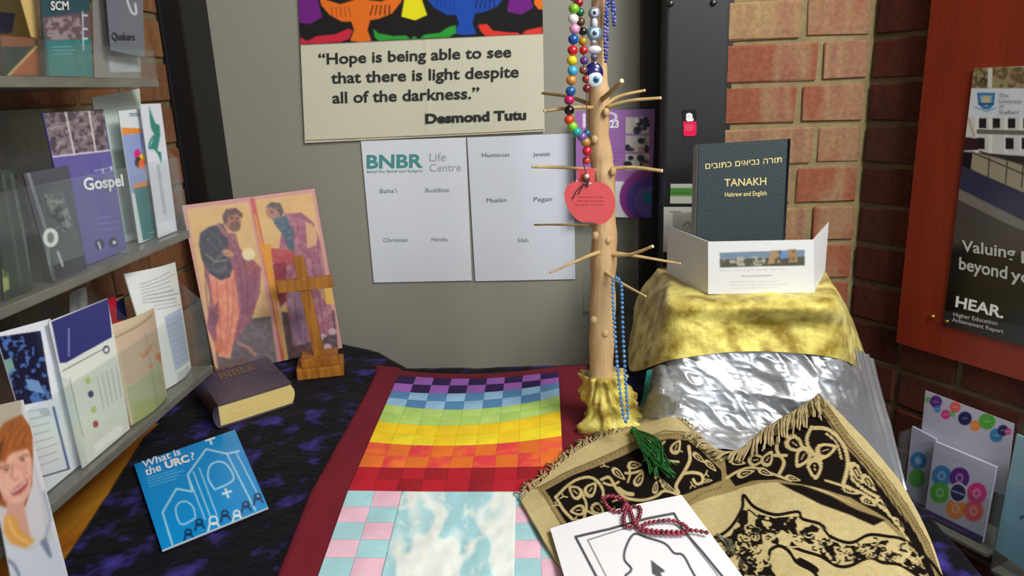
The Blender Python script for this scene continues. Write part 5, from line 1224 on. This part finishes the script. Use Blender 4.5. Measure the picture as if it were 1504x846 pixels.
def left_leaflets():
    # top tier
    def a(p):
        p.poly(Z1([(-10, -200), (110, -200), (160, 190), (-10, 190)]), (74, 62, 34)); p.poly(Z1([(-10, 60), (80, 70), (60, 170), (-10, 175)]), (24, 26, 40)); p.poly(Z1([(95, -40), (190, 10), (205, 210), (160, 190)]), (206, 176, 112)); p.poly(Z1([(-10, 180), (185, 195), (180, 240), (-10, 240)]), (122, 74, 44)); p.poly(Z1([(-10, 240), (160, 245), (60, 400), (-10, 400)]), (34, 50, 44)); p.poly(Z1([(190, 240), (215, 250), (215, 390), (40, 390)]), (160, 84, 46)); p.line(Z1([(190, 240), (45, 390)]), 4, (190, 160, 100))
    leaf_sheet([(-6, -70), (44, -75), (60, 108), (4, 112)], -.515, a, (74, 62, 34), 'brown and yellow picture leaflet at the left end of the top shelf', zmin=S1)
    def b(p):
        p.poly(Z1([(180, -300), (480, -300), (480, 120), (210, 120)]), (44, 74, 80)); p.poly(Z1([(215, 90), (470, 60), (470, 210), (240, 220)]), (96, 76, 84)); p.blot(6, .45, .65, (160, 150, 150), .7, 3, Z1([(230, 95), (420, 80), (430, 200), (250, 210)])); p.poly(Z1([(240, 210), (480, 205), (480, 400), (255, 400)]), (34, 116, 118)); p.rows(Z1([(270, 235)])[0], Z1([(400, 230)])[0], Z1([(275, 290)])[0], 3, (160, 200, 196), 1.5)
        for y in (80, 150, 200): p.line(Z1([(430, y), (450, y)]), 3, (190, 206, 206))
        p.line(Z1([(428, 60), (432, 260)]), 2, (170, 190, 190))
    o = leaf_sheet([(54, -84), (128, -84), (136, 106), (68, 108)], -.50, b, (44, 74, 80), 'teal leaflet with white lettering on the top shelf', zmin=S1)
    T = lambda x, y, X=-.4994: onx(*Z1([(x, y)])[0], X)
    text('SCM', T(262, 52), T(355, 50), T(260, 5), M['ink_grey_light'], o, .03)
    def c(p): p.line(Z1([(520, -60), (560, 240), (600, 380)]), 3, (150, 150, 150)); p.poly(Z1([(560, 290), (725, 300), (730, 372), (570, 372)]), (176, 180, 190)); p.rows(Z1([(590, 310)])[0], Z1([(700, 310)])[0], Z1([(595, 360)])[0], 4, (140, 144, 150), 1.2)
    leaf_sheet([(134, -84), (198, -84), (207, 105), (139, 107)], -.512, c, (132, 128, 124), 'pale grey leaflet behind the slate grey one on the top shelf', zmin=S1)
    def d(p): p.line(Z1([(655, -10), (680, 60), (705, 70), (700, 20)]), 3, (196, 200, 206), True); p.poly(Z1([(735, -60), (752, -60), (775, 250), (755, 290)]), (170, 178, 190)); p.rows(Z1([(580, 215)])[0], Z1([(700, 215)])[0], Z1([(585, 260)])[0], 3, (80, 84, 96), 1.2)
    o = leaf_sheet([(150, -84), (206, -84), (213, 84), (163, 74)], -.497, d, (104, 108, 120), 'slate grey leaflet at the right end of the top shelf')
    text('Quakers', T(578, 205, -.4964), T(698, 208, -.4964), T(575, 165, -.4964), M['ink'], o, .02)
    # middle tier
    def e(p): p.poly(Z2([(-20, 600), (45, 640), (50, 720), (-20, 760)]), (150, 160, 100)); p.line(Z2([(15, 130), (60, 400), (110, 700)]), 5, (70, 78, 74)); p.line(Z2([(60, 130), (120, 420), (170, 690)]), 4, (100, 106, 104)); p.blot(10, .5, .7, (60, 70, 50), .7, 3)
    leaf_sheet([(-8, 250), (24, 247), (48, 424), (6, 440)], -.50, e, (50, 56, 54), 'dark grey-green leaflet at the left end of the middle shelf', zmin=S2)
    def f(p):
        p.poly(Z2([(200, 215), (320, 190), (440, 560), (280, 600)]), (78, 86, 84)); p.blot(8, .5, .7, (150, 156, 150), .7, 5, Z2([(230, 230), (320, 220), (400, 440), (300, 430)])); p.blot(6, .5, .7, (40, 44, 44), .9, 6, Z2([(230, 230), (320, 300), (350, 420), (250, 380)])); p.poly(Z2([(275, 600), (450, 540), (450, 620), (290, 670)]), (26, 26, 30)); p.line(Z2([(145, 120), (240, 420), (260, 660)]), 5, (120, 124, 128)); p.ell(*Z2([(262, 455)])[0], 11.5, 14, (222, 226, 226)); p.ell(*Z2([(262, 455)])[0], 5, 8, (120, 124, 120)); p.line(Z2([(300, 530), (325, 600)]), 4, (170, 172, 170))
    leaf_sheet([(34, 255), (100, 243), (127, 388), (78, 414)], -.495, f, (72, 74, 84), 'grey leaflet with round white badge, left half of the middle shelf', zmin=S2)
    def g(p):
        A = Z1([(228, 585), (540, 568), (560, 778), (270, 810)]); p.poly(A, (120, 104, 112)); p.blot(6, .45, .65, (60, 48, 58), .8, 5, A); p.blot(7, .5, .7, (168, 156, 164), .6, 8, A); p.line(Z1([(340, 580), (385, 800)]), 2.4, (210, 204, 208)); p.line(Z1([(460, 575), (495, 780)]), 2.4, (210, 204, 208)); p.line(Z1([(225, 580), (540, 564)]), 2.5, (30, 24, 30)); p.line(Z1([(270, 812), (570, 778)]), 2.4, (214, 206, 216))
        p.poly(Z2([(370, 45), (450, 35), (560, 560), (450, 580)]), (96, 92, 150), 8, .6); p.rows(Z2([(500, 340)])[0], Z2([(610, 320)])[0], Z2([(540, 430)])[0], 3, (150, 146, 210), 1.4); p.ell(*Z2([(515, 490)])[0], 7, 8, (50, 44, 80)); p.ell(*Z2([(588, 480)])[0], 7, 7, (40, 34, 60)); p.line(Z2([(510, 480), (520, 510)]), 3, (210, 210, 226)); p.ell(*Z2([(592, 480)])[0], 3, 3, (220, 220, 236)); p.line(Z2([(490, 110), (580, 90)]), 2.4, (150, 144, 200)); p.line(Z2([(530, 100), (534, 118)]), 3, (200, 196, 226)); p.line(Z2([(575, 88), (578, 105)]), 3, (200, 196, 226))
    o = leaf_sheet([(63, 166), (152, 160), (187, 370), (112, 392)], -.505, g, (92, 84, 158), 'purple leaflet with photographs along its top on the middle shelf', zmin=S2)
    T2 = lambda x, y: onx(*Z2([(x, y)])[0], -.5044)
    text('Gospel', T2(435, 210), T2(640, 185), T2(425, 145), M['ink_white'], o, .03)
    def h(p): p.rows(Z1([(560, 575)])[0], Z1([(615, 570)])[0], Z1([(600, 760)])[0], 9, (190, 206, 200), 1.2); p.poly(Z2([(575, 0), (640, 0), (700, 430), (650, 440)]), (130, 140, 132), 6, .7)
    leaf_sheet([(135, 143), (205, 130), (224, 352), (176, 372)], -.53, h, (206, 222, 214), 'tall white-green leaflet behind the purple one on the middle shelf', zmin=S2)
    def i_(p):
        p.poly(Z1([(630, 660), (730, 665), (730, 690), (632, 698)]), (226, 136, 48)); p.poly(Z1([(632, 698), (735, 690), (760, 1000), (680, 1000)]), (140, 156, 206)); p.rows(Z1([(670, 585)])[0], Z1([(722, 582)])[0], Z1([(672, 605)])[0], 2, (70, 80, 90), 1.6)
        for x, y, k in ((712, 800, (214, 40, 130)), (735, 825, (220, 206, 50)), (715, 840, (60, 60, 60)), (735, 850, (230, 110, 60))): p.ell(*Z1([(x, y)])[0], 5, 8, k)
        p.poly(Z2([(690, 178), (770, 160), (775, 185), (695, 202)]), (226, 136, 48)); p.poly(Z2([(695, 202), (780, 182), (830, 450), (740, 470)]), (34, 112, 110)); p.rows(Z2([(765, 270)])[0], Z2([(800, 262)])[0], Z2([(775, 320)])[0], 3, (150, 200, 196), 1.2); p.line(Z2([(770, 430), (800, 425)]), 1.4, (150, 200, 196))
    leaf_sheet([(174, 163), (205, 160), (233, 348), (205, 360)], -.508, i_, (212, 222, 226), 'narrow white, lilac and teal leaflet on the middle shelf', zmin=S2)
    def j(p):
        p.poly(Z1([(770, 545), (785, 590), (805, 640), (826, 648), (830, 700), (815, 780), (835, 790), (836, 850), (818, 800), (800, 775), (775, 770), (800, 700), (780, 660)]), (24, 124, 112)); p.line(Z1([(775, 770), (775, 740), (795, 705), (808, 715)]), 3, (40, 130, 120), True); p.line(Z2([(815, 80), (850, 330)]), 3, (150, 156, 176), a=.6); p.line(Z2([(822, 80), (862, 340)]), 1.5, (170, 176, 190)); p.poly(Z2([(818, 385), (895, 360), (905, 410), (825, 440)]), (226, 230, 238))
    leaf_sheet([(206, 153), (236, 152), (260, 338), (233, 350)], -.50, j, (212, 216, 228), 'narrow white leaflet with green figure at the right end of the middle shelf', zmin=S2)
    # bottom tier
    def k(p):
        A = Z3([(-20, 265), (210, 232), (270, 590), (-20, 640)]); p.poly(A, (22, 22, 52)); p.poly(Z3([(-10, 395), (60, 370), (80, 440), (30, 470)]), (120, 160, 150)); p.blot(8, .58, .7, (80, 120, 190), .9, 9, A); p.poly(Z3([(130, 480), (200, 490), (230, 560), (150, 540)]), (110, 150, 200)); p.poly(Z3([(115, 620), (270, 585), (330, 900), (190, 940)]), (226, 232, 238)); p.rows(ZW([(130, 60)])[0], ZW([(240, 40)])[0], ZW([(190, 350)])[0], 8, (130, 140, 160), 1.4, br=ZW([(290, 310)])[0]); p.line(ZW([(250, 60), (320, 340)]), 3.6, (70, 100, 160)); p.line(ZW([(190, 385), (325, 345)]), 2, (60, 70, 90)); p.ell(*ZW([(210, 80)])[0], 8, 6, (190, 196, 204))
    leaf_sheet([(-6, 490), (74, 468), (118, 684), (60, 706)], -.505, k, (226, 230, 238), 'white-edged leaflet with dark blue picture at the left of the bottom shelf', zmin=S3)
    def l(p):
        p.poly(Z3([(265, 185), (560, 65), (580, 265), (350, 395), (310, 400)]), (52, 54, 120)); p.rows(Z3([(345, 360)])[0], Z3([(345, 180)])[0], Z3([(368, 362)])[0], 1, (160, 168, 210), 3); p.poly(Z3([(318, 410), (570, 270), (690, 760), (420, 900)]), (222, 228, 218)); p.line(Z3([(325, 440), (560, 312)]), 1.5, (120, 130, 130))
        for q, cc in (((455, 490), (190, 200, 120)), ((470, 560), (40, 50, 100)), ((485, 640), (190, 200, 120)), ((495, 715), (170, 40, 60))): p.ell(*Z3([q])[0], 4, 5, cc)
        for t in range(5): p.rows(Z3([(500+t*25, 470-t*14)])[0], Z3([(545+t*22, 680-t*14)])[0], Z3([(505+t*25, 470-t*14)])[0], 1, (150, 156, 160), 1.5)
        p.line(Z3([(360, 480), (430, 780)]), 2, (150, 156, 160), a=.7); p.poly(Z3([(480, 830), (610, 720), (640, 730), (620, 770), (500, 860)]), (240, 244, 240)); p.ell(*Z3([(550, 330)])[0], 4, 5, (60, 70, 90), ring=1.6)
    leaf_sheet([(72, 472), (158, 438), (190, 624), (116, 664)], -.497, l, (226, 230, 226), 'white leaflet with navy top on the bottom shelf', zmin=S3)
    def m(p):
        p.poly(Z3([(590, 240), (790, 130), (830, 390), (650, 520)]), (198, 176, 152)); p.blot(9, .5, .7, (204, 116, 66), .9, 12, Z3([(700, 340), (830, 270), (830, 400), (690, 440)])); p.poly(Z3([(650, 530), (820, 395), (860, 580), (690, 720)]), (170, 178, 142)); p.line(Z3([(590, 270), (780, 150)]), 2, (160, 130, 100)); p.poly(Z3([(690, 600), (860, 560), (860, 600), (690, 720)]), (158, 172, 112), 4)
    leaf_sheet([(160, 478), (226, 452), (246, 588), (192, 622)], -.50, m, (206, 190, 160), 'brown and sage picture leaflet on the bottom shelf', zmin=S3, bend=lambda U, W: .006*np.sin(U*3.1))
    def n_(p):
        p.rows(Z2([(710, 690)])[0], Z2([(900, 600)])[0], Z2([(730, 800)])[0], 7, (110, 116, 120), 1.3, br=Z2([(920, 780)])[0]); p.rows(Z3([(740, 40)])[0], Z3([(910, 10)])[0], Z3([(790, 130)])[0], 5, (120, 126, 130), 1.3); p.poly(Z3([(820, 160), (930, 110), (975, 380), (880, 440)]), (176, 188, 214)); p.rows(Z3([(830, 170)])[0], Z3([(935, 120)])[0], Z3([(880, 420)])[0], 9, (140, 154, 190), 1.6, br=Z3([(970, 380)])[0]); p.rows(Z3([(890, 450)])[0], Z3([(975, 400)])[0], Z3([(895, 500)])[0], 4, (120, 130, 140), 1.4)
    leaf_sheet([(183, 402), (257, 385), (283, 556), (236, 578)], -.515, n_, (224, 230, 228), 'tall white newsletter at the right end of the bottom shelf', 'paper', zmin=S3, bend=lambda U, W: .008*np.sin(U*3.1))
    def r_(p): p.poly([(170, 430), (185, 425), (190, 470), (172, 470)], (30, 34, 90)); p.line([(172, 440), (180, 436)], 3, (220, 190, 60))
    leaf_sheet([(157, 440), (181, 431), (192, 500), (168, 510)], -.54, r_, (186, 34, 52), 'small red and navy leaflet behind the white ones on the bottom shelf', zmin=S3)
    leaf_sheet([(98, 432), (124, 418), (140, 520), (112, 540)], -.56, lambda p: p.blot(8, .4, .7, (140, 146, 150), .6, 2), (190, 196, 196), 'crumpled pale leaflet furthest back on the bottom shelf', zmin=S3, bend=lambda U, W: .01*vnoise(U*4, W*4, 1, 2))
    # portrait leaflet standing on the table
    def w(p):
        Z = ZW; sk = (226, 176, 156); hr = (150, 84, 46); hr2 = (96, 54, 34)
        p.poly(Z([(0, 90), (100, 10), (130, 200), (300, 846), (-60, 900), (-60, 100)]), (196, 196, 200)); p.poly(Z([(-60, 20), (100, 8), (100, 80), (60, 110), (0, 160), (-60, 170)]), (176, 168, 150))
        p.poly(Z([(140, 300), (190, 480), (215, 680), (120, 720), (80, 560)]), (206, 204, 208))
        p.poly(Z([(-60, 240), (20, 130), (100, 90), (150, 160), (155, 280), (150, 420), (120, 520), (40, 530), (-60, 500)]), hr)
        p.poly(Z([(-60, 260), (10, 220), (60, 130), (20, 320), (0, 500), (-60, 520)]), hr2)
        p.poly(Z([(0, 310), (60, 270), (130, 250), (148, 300), (150, 380), (140, 450), (110, 510), (70, 530), (25, 500), (-10, 430)]), sk, 2); p.blot(12, .45, .8, (206, 140, 124), .5, 3, Z([(0, 310), (130, 250), (150, 380), (110, 510), (25, 500)]))
        p.poly(Z([(0, 300), (30, 180), (100, 110), (140, 170), (150, 270), (120, 215), (60, 245), (20, 320)]), (166, 92, 48), 2)
        for l_ in ([(10, 300), (50, 190), (100, 130)], [(60, 240), (90, 180), (120, 150)], [(100, 230), (120, 190), (130, 170)]): p.line(Z(l_), 2, (120, 62, 34), True)
        p.line(Z([(5, 345), (30, 330), (45, 335)]), 2, (110, 70, 52), True); p.line(Z([(88, 296), (112, 282), (132, 284)]), 2, (110, 70, 52), True); p.ell(*Z([(30, 350)])[0], 3.4, 1.6, (60, 44, 40), -15); p.ell(*Z([(106, 302)])[0], 3.4, 1.6, (60, 44, 40), -15)
        p.line(Z([(62, 320), (56, 375), (68, 398), (86, 386)]), 2, (188, 122, 104), True); p.poly(Z([(48, 455), (85, 425), (132, 392), (128, 425), (95, 460), (60, 472)]), (150, 60, 60), 1.4); p.line(Z([(58, 456), (90, 436), (122, 408)]), 2.6, (240, 236, 230)); p.line(Z([(138, 380), (150, 395)]), 1.4, (180, 112, 98))
        p.poly(Z([(30, 510), (110, 500), (130, 600), (150, 690), (60, 720), (30, 640)]), (206, 156, 138), 2)
        p.poly(Z([(20, 560), (75, 570), (100, 640), (165, 680), (120, 720), (60, 710), (15, 640)]), (214, 158, 82), 3); p.line(Z([(40, 580), (70, 650), (130, 690)]), 3, (236, 190, 110), True)
        p.poly(Z([(-60, 680), (60, 700), (150, 730), (215, 680), (250, 670), (330, 900), (-60, 920)]), (200, 208, 222), 2); p.line(Z([(0, 750), (60, 790), (90, 846)]), 4, (110, 120, 140), True); p.poly(Z([(185, 690), (215, 660), (245, 760), (230, 760)]), (120, 130, 150), 2); p.line(Z([(205, 455), (235, 580), (215, 660)]), 5, (170, 176, 190))
    c = [(-30, 601), (34, 587), (97, 830), (20, 850)]
    leaf_sheet([(-30, 601), (34, 587), (100, 846), (20, 866)], -.488+.012, w, (210, 212, 218), 'leaflet with portrait of a smiling red-haired person, at the lower left', zmin=TZ+.006, res=.9, blur=14)
left_leaflets()
